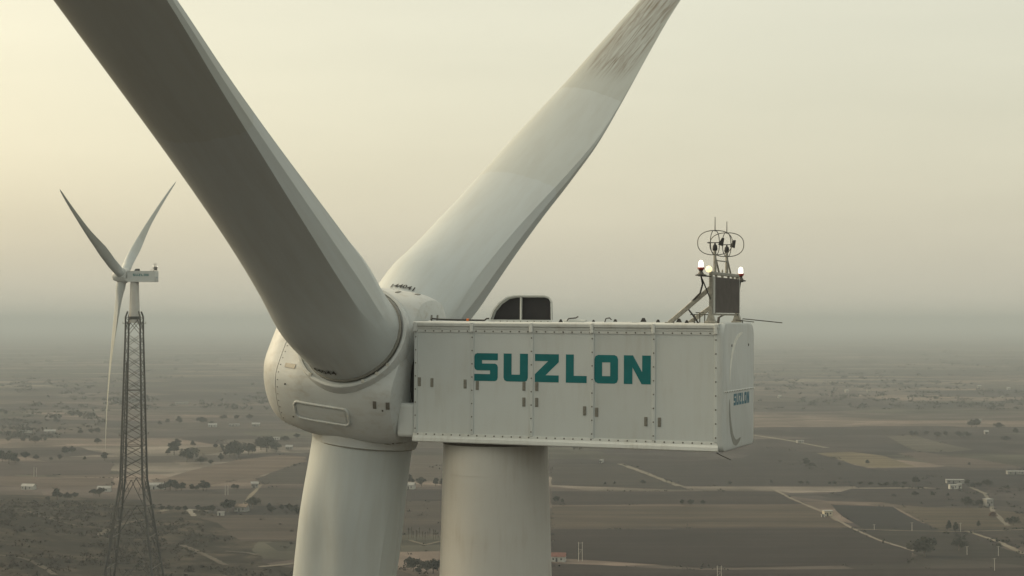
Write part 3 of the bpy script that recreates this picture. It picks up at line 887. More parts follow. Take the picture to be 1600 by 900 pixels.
def hub_patch(u0, u1, p0, p1, off, thick, nu=6, nv=4, rnd=0.0):
    """a plate that follows the hub's skin"""
    mb = MB()
    top, bot = [], []
    for j in range(nv+1):
        for i in range(nu+1):
            a, b = i/nu, j/nv
            e = 0.0
            if rnd and j in (0, nv): e = rnd
            aa = e + a*(1-2*e)
            u = u0+(u1-u0)*aa; ph = R(p0+(p1-p0)*b)
            top.append(hub_pt(u, ph, off+thick)); bot.append(hub_pt(u, ph, off-.03))
    w = nu+1
    N = len(top)
    mb.v = [tuple(p) for p in top+bot]
    for j in range(nv):
        for i in range(nu):
            a = j*w+i
            mb.f += [(a, a+1, a+w+1, a+w)]
    rim = list(range(0, w)) + [j*w+nu for j in range(1, nv+1)] + [nv*w+i for i in range(nu-1, -1, -1)] + [j*w for j in range(nv-1, 0, -1)]
    for a, b in zip(rim, rim[1:]+rim[:1]):
        mb.f.append((a, b, N+b, N+a))
    return mb

def blade_frames(cone, tau, spin=0.0):
    """for each blade: matrix in the hub frame (x = downwind)"""
    out = []
    for az in BLADE_AZ:
        az += spin
        b = Vector((0, -math.sin(R(az)), math.cos(R(az))))
        x = Vector((1, 0, 0))
        bb = b*math.cos(R(cone)) - x*math.sin(R(cone))
        xx = x*math.cos(R(cone)) + b*math.sin(R(cone))
        t = xx.cross(bb)
        c = t*math.cos(R(tau)) - xx*math.sin(R(tau))
        nrm = xx*math.cos(R(tau)) + t*math.sin(R(tau))
        m = Matrix((c, nrm, bb)).transposed().to_4x4()
        out.append((m, b))
    return out

# distance from the pitch axis to the trailing and leading edge along the span
TE_OFF = [(2.3, 1.66), (4.5, 1.68), (7, 1.68), (10, 1.72), (13, 1.83), (16, 1.98), (20, 2.06), (25, 1.82), (30, 1.50), (36, 1.16), (44, .95), (52, .72), (60, .48), (64.5, .28), (66, .08)]
TE_NEAR = [(2.3, 1.70), (4.5, 1.72), (7, 1.77), (10, 1.81), (13, 1.84), (16, 1.88), (20, 1.99)] + TE_OFF[7:]
LE_TAIL = [(36, .85), (44, .60), (52, .45), (60, .30), (64.5, .17), (66, .04)]
LE_NEAR = [(2.3, 1.70), (4.5, 1.66), (7, 1.58), (10, 1.50), (13, 1.42), (16, 1.36), (20, 1.27), (25, 1.12), (30, 1.0)] + LE_TAIL
LE_FAR = [(2.3, 1.66), (4.5, 1.70), (7, 1.75), (10, 1.75), (13, 1.66), (16, 1.58), (20, 1.45), (25, 1.20), (30, 1.05)] + LE_TAIL
LE_LOW = [(2.3, 1.74), (4.5, 1.80), (7, 1.86), (10, 1.80), (13, 1.70), (16, 1.58), (20, 1.45), (25, 1.20), (30, 1.05)] + LE_TAIL
SHAPES = ((1.70, LE_NEAR, TE_NEAR, -.20), (1.74, LE_LOW, TE_OFF, .0), (1.68, LE_FAR, TE_OFF, .0))      # root radius, edges and seat of each blade
THICK = [(2.3, 1.0), (4.5, .86), (6.5, .64), (9, .47), (13, .35), (20, .255), (28, .22), (40, .19), (66, .17)]
TETH = [(2.3, 1.0), (4.5, 1.40), (7, 1.32), (10, 1.05), (14, .68), (20, .30), (26, .09), (32, .02), (66, .008)]
TWIST = [(2.3, 3), (12, 3), (20, 1), (32, -3), (50, -7), (66, -9)]
def blade_mesh(bend, shape):
    """bend: (direction in chord/normal plane, tip offset)"""
    N = 56
    ss = [2.3 + .45*i for i in range(40)] + [20.5 + 1.6*i for i in range(27)] + [63.4, 64.4, 65.2, 65.7, 66.0]
    mb = MB()
    for s in ss:
        le = smooth_table(shape[1], s); ch = le + smooth_table(shape[2], s); th = smooth_table(THICK, s); te = smooth_table(TETH, s); pa = le/ch
        w = sm(2.4, 6.4, s); tw = R(smooth_table(TWIST, s))
        bx = shape[3] + bend[0] * ((max(s-8, 0))/58.0)**2; by = bend[1] * ((max(s-8, 0))/58.0)**2
        rr = shape[0]
        for i in range(N):
            t = i/(N-1)
            ph = R(13) + t*(2*math.pi - R(26))
            cc, cn = -rr*math.cos(ph), rr*math.sin(ph)
            pa_ = 2*math.pi*t
            x = (1+math.cos(pa_))/2
            yt = 5*th*(.2969*math.sqrt(max(x, 0)) - .126*x - .3516*x*x + .2843*x**3 - .1036*x**4)*ch + x*te/2
            camb = 0.16*th*ch*(x*(1-x))*1.2
            sg = 1 if t <= .5 else -1
            if t > .5:      # hollow of the pressure side towards the trailing edge
                yt *= 1 - .22*sm(.35, .9, x)*(1-sm(.93, 1.0, x))*sm(8, 14, s)
                yt *= 1 + .28*sm(2.6, 4.5, s)*(1-sm(5.5, 11, s))*sm(.4, .75, x)*(1-sm(.9, 1.0, x))
            ac, an = ch*(pa-x), sg*yt + camb
            c, n_ = cc*(1-w)+ac*w, cn*(1-w)+an*w
            c2 = c*math.cos(tw) + n_*math.sin(tw); n2 = -c*math.sin(tw) + n_*math.cos(tw)
            mb.v.append((c2+bx, n2+by, s))
        # ridge of the blunt trailing edge
        c, n_ = -rr*(1-w) + (ch*(pa-1) - .11*te)*w, .06*te*w
        mb.v.append((c*math.cos(tw) + n_*math.sin(tw) + bx, -c*math.sin(tw) + n_*math.cos(tw) + by, s))
    N += 1
    for j in range(len(ss)-1):
        for i in range(N):
            a, b = j*N+i, j*N+(i+1) % N
            mb.f.append((a, a+N, b+N, b))
    mb.f.append(tuple(range(N))); mb.f.append(tuple(range((len(ss)-1)*N, len(ss)*N))[::-1])
    return mb, N, ss

def build_blade(mat, bend, shape):
    mb, N, ss = blade_mesh(bend, shape)
    o = mb.build('blade', mat, None, recalc=True)
    me = o.data
    me.shade_smooth()
    sharp = me.attributes.get('sharp_edge') or me.attributes.new('sharp_edge', 'BOOLEAN', 'EDGE')
    for e in me.edges:
        a, b = sorted(e.vertices)
        if a % N == b % N and a % N in (0, N-2, N-1) and a // N > 2:
            sharp.data[e.index].value = True
        elif b < N or a >= (len(ss)-1)*N:
            sharp.data[e.index].value = True
    return o

def make_rotor(root, hub_x, z_hub, tilt, cone, tau, bend, mats, serials, detail=True, seg=96, spin=0.0):
    hub = hub_shell(-2.12, SEAM_U-.012, 36, seg).build('hub', M['hub'], root, smooth=40, recalc=True)
    hub.location = (hub_x, 0, z_hub)
    hub.rotation_euler = (0, R(tilt), 0)
    hub_shell(SEAM_U+.012, 3.599, 26, seg).build('hub_nose', M['hub'], hub, smooth=50, recalc=True)
    core = MB().tube([(-SEAM_U+.2, 0, 0), (-SEAM_U-.2, 0, 0)], 1.9, 48)
    core.build('nose_seam', M['seam'], hub)
    hm4 = Matrix.Translation(hub.location) @ hub.rotation_euler.to_matrix().to_4x4()
    for k, (m, b) in enumerate(blade_frames(cone, tau, spin)):
        rot = b.to_track_quat('Z', 'Y').to_matrix()
        cr_ = (1.97, 1.83, 1.88)[k]
        MB().lathe([(cr_-.13, 1.6), (cr_, 1.75), (cr_, 2.40), (cr_-.025, 2.44), (cr_-.025, 2.49), (cr_-.05, 2.51), (cr_-.13, 2.51), (cr_-.15, 2.40)], ((.13, 0, 0)[k], 0, 0), 72, rot).build('blade_collar', M['hub'], hub, smooth=35, recalc=True)
        if detail:
            sr_ = SHAPES[k][0]
            MB().lathe([(sr_-.05, 2.44), (sr_+.035, 2.46), (sr_+.035, 2.535), (sr_-.05, 2.545)], ((.17, 0, 0)[k], 0, 0), 72, rot).build('root_seal', M['latch'], hub, smooth=35, recalc=True)
        bl = build_blade(mats[k], bend, SHAPES[k] if detail else SHAPES[2]) if k == 0 or mats[k] is not mats[0] or detail else None
        if bl is None:
            bl = bpy.data.objects.new('blade', first.data); col.objects.link(bl)
        if k == 0: first = bl
        bl.parent = root
        bl.matrix_local = hm4 @ m
        if serials and serials[k]:
            body, ang, size, sz = serials[k]
            vs, fs = text_mesh(body, size)
            mb = MB()
            rr = SHAPES[k][0] + .040
            # print wraps round the root cylinder; it reads upright with the blade root below it
            mb.add([(SHAPES[k][3] + rr*math.cos(R(ang) + vx/rr), rr*math.sin(R(ang) + vx/rr), sz + vy) for vx, vy in vs], fs)
            mb.build('serial_number', M['black'], bl)
    if not detail:
        return hub
    # hatch plate with a raised rim on the facet between two blades
    bead = []
    u0, u1, p0, p1, rc = -.52, 1.54, 113.6, 126.4, .17
    k_ = 2.7*math.pi/180      # metres per degree of arc
    for cu, cp, a0 in ((u1-rc, p1-rc/k_, 0), (u0+rc, p1-rc/k_, 90), (u0+rc, p0+rc/k_, 180), (u1-rc, p0+rc/k_, 270)):
        for i in range(6):
            a = R(a0+90*i/5)
            bead.append(hub_pt(cu+rc*math.cos(a), R(cp+rc/k_*math.sin(a)), .012))
    dense = []
    for a, b in zip(bead, bead[1:]+bead[:1]):
        m_ = max(1, int((b-a).length/.2))
        for i in range(m_):
            q = a.lerp(b, i/m_); ph = math.atan2(-q.y, q.z)
            dense.append(hub_pt(-q.x, ph, .012))
    dense.append(dense[0])
    MB().tube(dense, .045, 8, caps=False).build('hatch_rim', M['hub'], hub, smooth=50)
    hub_patch(-.40, 1.42, 115.2, 124.8, .0, .014, 10, 5).build('hatch_plate', M['hub'], hub, smooth=30)
    hb = MB()
    for i in range(6):
        for ph in (113.6, 126.4):
            p = hub_pt(.06 - .42 + i*.35, R(ph), .03); q = hub_pt(.06-.42+i*.35, R(ph), .2)
            bolt(hb, p, q-p, .035, .03)
    for u in (-.52, 1.54):
        for ph in (118, 122):
            p = hub_pt(u, R(ph), .03); q = hub_pt(u, R(ph), .2); bolt(hb, p, q-p, .035, .03)
    tag(hb.build('hatch_bolts', M['bolt_light'], hub, smooth=30), kind='stuff')
    # small access plates and latches
    for u0, u1, p0, p1 in ((1.62, 2.06, 88.0, 91.2),):
        hub_patch(u0, u1, p0, p1, 0, .02, 4, 3).build('data_plate', M['latch'], hub)
    for u, ph in [(-1.5, 108), (-1.92, 108.5), (-1.5, 149), (-1.9, 149.5), (-.9, 10), (-1.5, 4)]:
        hub_patch(u-.055, u+.055, ph-2.6, ph+2.6, 0, .018, 2, 3).build('fairing_latch', M['latch'], hub)
    for y, z in ((-.25, 2.05), (.25, 2.05)):
        MB().box((2.125, y, z), (.03, .12, .26), .008).build('rear_latch', M['latch'], hub)
    sb = MB()
    for k in range(64):
        ph = 2*math.pi*k/64
        p = hub_pt(SEAM_U-.10, ph, 0); q = hub_pt(SEAM_U-.10, ph, .2)
        bolt(sb, p, q-p, .020, .014)
    for u, ph in [(-1.75, 112), (-1.75, 146), (1.9, 103), (1.7, 128), (-.4, 14), (-.3, -8)]:
        p = hub_pt(u, R(ph), 0); q = hub_pt(u, R(ph), .2); bolt(sb, p, q-p, .035, .02)
    tag(sb.build('seam_bolts', M['bolt'], hub), kind='stuff')
    # joint line of the fairing beside the near collar
    hub_patch(-2.0, -1.0, 72.7, 73.1, 0, .004, 8, 1).build('fairing_joint', M['seam'], hub)
    # lugs on the near collar
    bdir = Vector((0, -math.sin(R(60)), math.cos(R(60)))); e1 = Vector((1, 0, 0)); e2 = bdir.cross(e1)
    for a in (-28, -42, -58, -120):
        p = bdir*2.51 + (e1*math.cos(R(a)) + e2*math.sin(R(a)))*1.87
        MB().box(p + Vector((.13, 0, 0)), (.11, .08, .11), .01).build('collar_lug', M['bolt_light'], hub)
    return hub

# ---- the near turbine on its tubular tower
TH = R(21.2)
near = empty('wind_turbine', (-0.548, 57.075, 0.0), -TH)
tag(near, 'large near wind turbine with teal-lettered box nacelle on a smooth tubular tower', 'wind turbine')
tz = NZ + BOT - .05
tw = MB().lathe([(4.55, -.5), (4.3, 30), (3.6, 70), (2.75, tz-18), (2.10, tz-9), (1.875, tz-4.3), (1.80, tz-1.6), (1.755, tz-.12), (1.73, tz-.08), (1.73, tz+.06)], (0, 0, 0), 96)
tower = tw.build('tower', M['tower'], near, smooth=40)
for zz, rr in ((tz-1.05, 1.7847), (tz-3.2, 1.8440)):
    MB().lathe([(rr-.01, -.012), (rr+.006, -.008), (rr+.006, .008), (rr-.01, .012)], (0, 0, zz), 96).build('weld_seam', M['tower'], tower, smooth=40)
MB().lathe([(1.765, 0), (1.775, .015), (1.775, .08), (1.75, .10)], (0, 0, tz-.08), 96).build('yaw_ring', M['seam'], tower, smooth=40)
make_nacelle(near, NZ, True)
make_rotor(near, -4.60, NZ - 1.96, 6.5, 2.0, 84.0, (0.0, -.6),
           (M['blade'], M['blade'], M['blade_dirty']),
           (('144044', 76, .36, 3.02), None, ('144041', 88, .34, 2.98)), True)

# ---- the far turbine: tube on a lattice tower
FTH = R(7.5)
FX, FY = -138.0, 620.0
far_z = 4.0
far = empty('wind_turbine', (FX, FY, far_z), -FTH)
tag(far, 'distant wind turbine standing on a steel lattice tower above the scrubby hill', 'wind turbine')
f_axis = CAM_Z + (HORIZON - 423.5) / FPX * FY * 1.0 - TOP - far_z - .0
make_nacelle(far, f_axis, False)
make_rotor(far, -4.60, f_axis - 1.98, 6.0, 5.5, 38.0, (-2.6, 3.4), (M['blade'], M['blade'], M['blade']), None, False, 48, spin=6.0)
tube_bot = CAM_Z - .4 - far_z
ttop = f_axis + BOT - .05
MB().lathe([(1.98, tube_bot), (1.98, tube_bot+2.0), (1.90, tube_bot+4), (1.52, ttop)], (0, 0, 0), 40).build('tower_tube', M['tower'], far, smooth=40)
lat_top = tube_bot + 2.2
levels = []
def half_width(z):
    zz = z + far_z
    return lerp_table([(far_z, 13.6), (24, 9.3), (62.7, 4.0), (118, 2.65)], zz)
zs = [0.0, 14.0, 27.0, 38.0, 48.5, 58.7]
k = 58.7
while k < lat_top - 6:
    k += 4.05
    zs.append(k)
zs[-1] = lat_top
lrot = FTH            # the lattice stands square to the world axes
def corner(i, z):
    h = half_width(z)
    a = lrot + R(45 + 90*i)
    return Vector((math.cos(a)*h*1.41421, math.sin(a)*h*1.41421, z))
lat = MB().tube([(0, 0, lat_top-.9), (0, 0, lat_top+.2)], 2.1, 32).build('lattice_tower', M['lattice'], far)
for z in (58.7, zs[3], zs[8], zs[13], lat_top - .1):
    for i in range(4):
        MB().tube([corner(i, z), corner((i+1) % 4, z)], .14, 4).build('horizontal_brace', M['lattice'], lat)
for z in (zs[9], lat_top-2.4):      # small brackets sticking out
    for i in range(4):
        c = corner(i, z); d = Vector((c.x, c.y, 0)).normalized()
        MB().tube([c, c+d*1.1, c+d*1.1+Vector((0, 0, .7))], .10, 4).build('outrigger', M['lattice'], lat)
for i in range(4):
    MB().tube([corner(i, z) for z in zs], [.48 - .16*(j/len(zs)) for j in range(len(zs))], 6).build('leg', M['lattice'], lat, smooth=50)
    # transition bracket clamping the tube
    a = corner(i, lat_top); d = Vector((a.x, a.y, 0)).normalized()
    MB().tube([a, a + Vector((0, 0, 2.0)) - d*.9], .34, 6).build('tube_bracket', M['lattice'], lat)
    MB().tube([a - Vector((0, 0, 4)), Vector((d.x*1.9, d.y*1.9, lat_top-.6))], .16, 5).build('brace', M['lattice'], lat)
for a, b in zip(zs, zs[1:]):
    for i in range(4):
        j = (i+1) % 4
        if a >= 58:
            for p, q in ((corner(i, a), corner(j, b)), (corner(j, a), corner(i, b))):
                MB().tube([p, q], .11, 4).build('brace', M['lattice'], lat)
        else:
            top_mid = (corner(i, b) + corner(j, b))/2
            for e in (i, j):
                c0 = corner(e, a); c1 = corner(e, b)
                MB().tube([c0, top_mid], .15, 4).build('brace', M['lattice'], lat)
                mid = (c0+top_mid)/2
                MB().tube([mid, (c0+c1)/2], .09, 4).build('brace', M['lattice'], lat)
                MB().tube([mid, c1], .09, 4).build('brace', M['lattice'], lat)
            MB().tube([corner(i, b), corner(j, b)], .12, 4).build('brace', M['lattice'], lat)
MB().tube([corner(2, zs[0])*.9, corner(2, zs[6])*.9, corner(2, lat_top)*.86], .22, 5).build('cable_ladder', M['lattice'], lat)
# ------------------------------------------------------------------ vegetation
def leaf_mat(name, a, b):
    m, n, l, p = mat_new(name)
    g_ = n.new('ShaderNodeNewGeometry')
    oi = n.new('ShaderNodeObjectInfo')
    ad = n.new('ShaderNodeMath'); ad.operation = 'ADD'
    l.new(g_.outputs['Random Per Island'], ad.inputs[0]); l.new(oi.outputs['Random'], ad.inputs[1])
    hf = n.new('ShaderNodeMath'); hf.operation = 'MULTIPLY'; hf.inputs[1].default_value = 0.5
    l.new(ad.outputs[0], hf.inputs[0])
    mx = n.new('ShaderNodeMix'); mx.data_type = 'RGBA'
    mx.inputs[6].default_value = (*a, 1); mx.inputs[7].default_value = (*b, 1)
    l.new(hf.outputs[0], mx.inputs[0]); l.new(mx.outputs[2], p.inputs['Base Color'])
    p.inputs['Roughness'].default_value = 0.85
    p.inputs['Specular IOR Level'].default_value = 0.15
    return m
M['leaf'] = leaf_mat('dusty_leaves', (0.013, 0.0145, 0.010), (0.028, 0.028, 0.019))
M['leaf_red'] = leaf_mat('russet_leaves', (0.070, 0.035, 0.025), (0.11, 0.055, 0.038))
M['scrub'] = leaf_mat('dry_scrub_leaves', (0.013, 0.0105, 0.0085), (0.036, 0.027, 0.020))
M['far_leaf'] = leaf_mat('far_leaves', (0.016, 0.019, 0.016), (0.027, 0.028, 0.022))
M['bark'] = plain('bark', (0.085, 0.068, 0.052), 0.95, var=0.3, scale=3)

def leaf_quads(mb, c, size, r):
    n = Vector((r.gauss(0, 1), r.gauss(0, 1), r.gauss(0, 1) + .35)).normalized()
    a = n.orthogonal().normalized(); b = n.cross(a)
    t = r.uniform(0, 6.28); a, b = a*math.cos(t)+b*math.sin(t), -a*math.sin(t)+b*math.cos(t)
    s1, s2 = size*r.uniform(.6, 1.2), size*r.uniform(.4, .9)
    o = len(mb.v)
    mb.v += [tuple(c - a*s1), tuple(c + b*s2*.8 - a*.2*s1), tuple(c + a*s1), tuple(c - b*s2 + a*.15*s1)]
    mb.f.append((o, o+1, o+2, o+3))

def tree_meshes(seed, wide, leaves=760):
    """unit tree, 10 m tall: returns (trunk mesh, crown mesh)"""
    r = random.Random(seed)
    tr = MB()
    lean = Vector((r.uniform(-.5, .5), r.uniform(-.5, .5), 0))
    tr.tube([(0, 0, -.3), lean*.3 + Vector((0, 0, 1.6)), lean + Vector((0, 0, 3.6)), lean*1.3 + Vector((0, 0, 5.6))], [.34, .26, .19, .07], 7)
    lobes = []
    nl = 9
    for i in range(nl):
        a = 2*math.pi*i/nl*2.4 + r.uniform(-.4, .4)
        rad = r.uniform(.9, 2.9)*wide
        c = lean + Vector((math.cos(a)*rad, math.sin(a)*rad, r.uniform(4.0, 8.1) - .35*rad))
        lobes.append((c, r.uniform(1.15, 2.0)*(wide**.5)))
        st = lean*.7 + Vector((0, 0, r.uniform(2.2, 4.2)))
        tr.tube([st, st.lerp(c, .55) + Vector((0, 0, .35)), c], [.14, .09, .03], 5)
    lobes.append((lean + Vector((0, 0, 8.0)), 1.6)); lobes.append((lean + Vector((0, 0, 6.2)), 2.0*(wide**.5)))
    cr = MB()
    for _ in range(leaves):
        c, rad = lobes[r.randrange(len(lobes))]
        d = Vector((r.gauss(0, 1), r.gauss(0, 1), r.gauss(0, .8))).normalized()
        p = c + d*rad*(r.random()**.38)
        leaf_quads(cr, p, .60, r)
    return tr, cr

def mesh_of(mb, name, mat, smooth=None):
    o = mb.build(name, mat, None, smooth=smooth)
    me = o.data
    bpy.data.objects.remove(o)
    return me
TREES = []
for seed, wide in ((1, .95), (2, 1.1), (3, 1.25), (4, .8), (5, 1.5)):
    a, b = tree_meshes(seed, wide)
    TREES.append((mesh_of(a, 'trunk', M['bark'], 50), mesh_of(b, 'crown', M['leaf'])))
a, b = tree_meshes(9, 1.2)
RED_TREE = (mesh_of(a, 'trunk', M['bark'], 50), mesh_of(b, 'crown', M['leaf_red']))
trng = random.Random(21)

def tree(px, py, hpx, label, group=None, wide=1.0, kind=None, name='tree', on_hill=False):
    p = terrain_at(px, py) if on_hill else ground_at(px, py)
    h = hpx / FPX * p.y
    e = empty(name, p, trng.uniform(0, 6.28))
    s = h / 9.4
    e.scale = (s*wide, s*wide, s)
    tm, cm = kind or TREES[trng.randrange(len(TREES))]
    for nm, me in (('trunk', tm), ('crown', cm)):
        o = bpy.data.objects.new(nm, me); col.objects.link(o); o.parent = e
    tag(e, label, 'tree', group)
    return e

ORD = ('leftmost', 'second from left', 'third from left', 'fourth from left', 'fifth from left', 'sixth from left', 'seventh from left', 'eighth from left',
       'ninth from left', 'tenth from left', 'eleventh from left', 'twelfth from left', 'thirteenth from left', 'fourteenth from left', 'fifteenth from left',
       'sixteenth from left', 'seventeenth from left', 'eighteenth from left', 'nineteenth from left', 'twentieth from left')
def trees(spots, what, group, **kw):
    for k, t in enumerate(sorted(spots)):
        tree(*t, '%s of the %s' % (ORD[k], what), group, **kw)

trees([(262, 711, 10), (272, 711, 22), (278, 702, 17), (292, 722, 22), (300, 717, 18), (314, 725, 12), (330, 726, 8), (345, 720, 12), (358, 715, 22), (366, 713, 25),
          (373, 714, 18), (388, 711, 18), (394, 709, 16), (408, 703, 20), (417, 706, 24), (425, 702, 20), (432, 707, 16), (302, 698, 10), (336, 701, 8), (346, 701, 8)],
      'small dark trees in the tree line beyond the lattice tower', 'tree line beyond the lattice tower', wide=1.25)
trees([(231, 767, 9), (250, 767, 11), (258, 766, 12), (266, 766, 17), (275, 767, 15), (284, 767, 14), (300, 767, 11), (308, 767, 9), (318, 767, 17), (323, 766, 13), (365, 765, 9), (371, 765, 8)],
      'row trees along the pale tan field', 'row along the pale tan field', wide=1.3)
trees([(261, 662, 8), (280, 662, 12), (316, 662, 11), (350, 656, 8), (369, 656, 8), (389, 656, 9), (250, 664, 7), (330, 664, 6), (446, 690, 9), (463, 686, 9)],
      'faint trees on the far plain before the hub', 'faint trees on the far plain', wide=1.4)
trees([(4, 722, 18), (14, 725, 20), (24, 724, 14), (41, 718, 13), (57, 719, 9), (80, 720, 6), (93, 719, 9), (103, 711, 14), (113, 709, 12), (132, 719, 6), (152, 694, 10),
          (126, 679, 8), (144, 678, 9), (153, 678, 10), (55, 693, 12), (36, 691, 8), (88, 661, 10), (12, 690, 7), (70, 690, 7)],
      'scattered hazy trees beside the lattice tower', 'scattered trees left of the lattice tower', wide=1.3)
tree(164, 720, 14, 'round tree standing under the hanging blade tip of the distant turbine', wide=1.25)
tree(355, 800, 20, 'broad dark tree beside the small farmyard right of the lattice tower', wide=1.5)
tree(394, 794, 18, 'dark tree standing right of the farmyard track', wide=1.15)
trees([(309, 799, 10), (320, 800, 9), (331, 801, 12), (420, 794, 8), (426, 802, 11), (440, 797, 9), (452, 797, 10), (463, 804, 13), (472, 803, 12), (478, 797, 9), (240, 796, 9), (252, 798, 8), (265, 799, 9), (278, 799, 8), (290, 799, 9)],
      'low hedgerow trees above the near left field', 'hedgerow above the near left field', wide=1.5)
trees([(641, 757, 16), (659, 760, 15), (681, 760, 14), (690, 759, 12)],
      'trees beside the small white house', 'trees beside the small white house', wide=1.2)
trees([(640, 884, 14), (646, 893, 21), (655, 898, 15), (667, 895, 19), (677, 896, 23), (684, 892, 18)],
      'dark trees at the bottom between blade and tower', 'trees at the bottom between blade and tower', wide=1.25)
tree(1445, 870, 31, 'largest dark round tree at lower right, beside the end of the pale track', wide=1.35)
tree(1498, 861, 21, 'second dark round tree right of the largest one at lower right', wide=1.15)
tree(1482, 830, 17, 'left one of two upright trees on the tan field at right', wide=.8)
tree(1493, 831, 15, 'right one of two upright trees on the tan field at right', wide=1.0)
tree(1529, 825, 12, 'thin small tree alone on the tan field near its right end', wide=.8)
tree(1512, 793, 17, 'upright tree left of the grey house at right', wide=.95)
tree(1531, 791, 10, 'low wide tree touching the grey house at right', wide=1.7)
tree(1584, 821, 14, 'wide low tree near the right picture edge above the dark field', wide=1.6)
tree(1551, 809, 10, 'russet tree beside the farm track at right', wide=1.5, kind=RED_TREE)
trees([(1511, 758, 10), (1521, 761, 7), (1528, 761, 8), (1544, 761, 12)],
      'small trees behind the white farm sheds', 'trees behind the white farm sheds', wide=1.3)
trees([(1432, 757, 13), (1412, 759, 7), (1399, 759, 7), (1386, 760, 7), (1360, 759, 6), (1345, 758, 6), (1429, 776, 9), (1458, 776, 8), (1481, 776, 6), (1440, 788, 4), (1397, 777, 5), (1375, 760, 6)],
      'tiny trees before the white farm sheds', 'trees left of the white farm sheds', wide=1.4)
trees([(1259, 728, 13), (1312, 728, 6), (1356, 726, 8), (1515, 728, 6), (1252, 757, 6), (1262, 757, 6), (1296, 758, 6), (1304, 758, 7), (1205, 756, 6)],
      'tiny trees around the yellow field', 'trees near the yellow field', wide=1.3)
trees([(1424, 682, 9), (1432, 681, 8), (1447, 681, 8), (1466, 683, 8), (1478, 682, 9), (1499, 684, 10), (1510, 683, 9), (1518, 668, 12), (1525, 668, 14), (1561, 670, 10), (1572, 690, 9), (1587, 678, 10)],
      'faint trees beyond the pale green field', 'clumps beyond the pale green field', wide=1.4)
trees([(869, 786, 11), (878, 786, 7), (945, 758, 5), (1005, 757, 7), (1066, 789, 9), (1079, 790, 10), (1098, 789, 8), (1140, 758, 6), (960, 757, 5)],
      'tiny trees on the strips below the nacelle', 'trees below the nacelle', wide=1.3)
trees([(90, 781, 18), (105, 782, 12), (116, 779, 10), (146, 774, 10), (156, 776, 14), (75, 784, 8)],
      'scraggy trees on the hill crest', 'trees on the hill crest', wide=1.3, on_hill=True)

# a plot of bare saplings between the blade and the tower
srng = random.Random(3)
sap = MB()
sap.tube([(0, 0, -.2), (.05, 0, 2.6), (.0, .05, 5.6)], [.16, .12, .05], 5)
sap_m = mesh_of(sap, 'trunk', M['bark'])
sc_ = MB()
for _ in range(60):
    leaf_quads(sc_, Vector((srng.gauss(0, .22), srng.gauss(0, .22), srng.uniform(2.6, 6.0))), .26, srng)
sapc_m = mesh_of(sc_, 'crown', M['scrub'])
for i in range(14):
    p = ground_at(638 + i*4.3 + srng.uniform(-1, 1), 843 + srng.uniform(-4, 4))
    e = empty('sapling', p, srng.uniform(0, 6))
    s = srng.uniform(.75, 1.15); e.scale = (s, s, s)
    for nm, me in (('trunk', sap_m), ('crown', sapc_m)):
        o = bpy.data.objects.new(nm, me); col.objects.link(o); o.parent = e
    tag(e, '%s of the thin saplings seen between blade and tower' % ORD[i], 'sapling', 'saplings between blade and tower')

# scrub on the hill: uncountable
sr = random.Random(11)
scr = MB()
count = 0
while count < 3400:
    x = sr.uniform(-520, -20); y = sr.uniform(560, 1120)
    h0 = hill(x, y)
    if h0 < .8 and sr.random() > .12:
        continue
    dens = noise.noise(Vector((x/42.0, y/42.0, 9))) + .35*noise.noise(Vector((x/15.0, y/15.0, 2)))
    if dens < sr.uniform(-.45, .35):
        continue
    size = sr.choice((.9, 1.2, 1.6, 2.3)) * sr.uniform(.7, 1.2)
    for _ in range(int(10 + 7*size)):
        d = Vector((sr.gauss(0, .6), sr.gauss(0, .6), abs(sr.gauss(0, .45))))
        leaf_quads(scr, Vector((x, y, h0 - .2)) + d*size, .42*size**.6, sr)
    count += 1
tag(scr.build('hill_scrub', M['scrub']), 'dry dark scrub bushes covering the hill at lower left', 'scrub', kind='stuff')

# far tree cover and hedges of the plain: reads as one mass
fs = MB()
for _ in range(8200):
    d = 900 * math.exp(sr.random()*2.3)
    a = sr.uniform(-.36, .36)
    x, y = d*a, d
    nv = noise.noise(Vector((x/420.0, y/700.0, 1))) + .6*noise.noise(Vector((x/110.0, y/260.0, 5)))
    if y < 2300 and nv < .38: continue
    if nv < sr.uniform(-.30, .36): continue
    hgt = sr.uniform(2.0, 5.5) if y > 1500 else sr.uniform(.8, 2.2)
    run = sr.choice((1, 1, 2, 5)); ang = sr.choice((0.05, -.2, 1.3))
    for k in range(run):
        cx, cy = x + math.cos(ang)*k*hgt*1.2, y + math.sin(ang)*k*hgt*1.2
        for _q in range(9 if y < 3500 else 5):
            c = Vector((cx + sr.gauss(0, .55)*hgt, cy + sr.gauss(0, .55)*hgt, hgt*(.35 + abs(sr.gauss(0, .33)))))
            leaf_quads(fs, c, hgt*.42, sr)
# bushes and weeds along the field edges
for poly, *_ in FIELDS:
    P = [ground_at(x, y) for x, y in poly]
    for a, b in zip(P, P[1:] + P[:1]):
        k = 0.0
        L_ = (b - a).length
        while k < L_:
            k += sr.expovariate(1/16.0)
            if noise.noise(Vector((a.x + k, a.y, 3))/60.0) < -.05: continue
            c0 = a.lerp(b, min(k/L_, 1)); hgt = sr.choice((.5, .7, .9, 1.6))*sr.uniform(.7, 1.3)
            for _q in range(7):
                leaf_quads(fs, c0 + Vector((sr.gauss(0, 1.2)*hgt, sr.gauss(0, .7)*hgt, hgt*abs(sr.gauss(.2, .35)))), hgt*.5, sr)
tag(fs.build('distant_scrub', M['far_leaf']), 'distant hedges and scrub dotted over the hazy plain', 'scrub', kind='stuff')

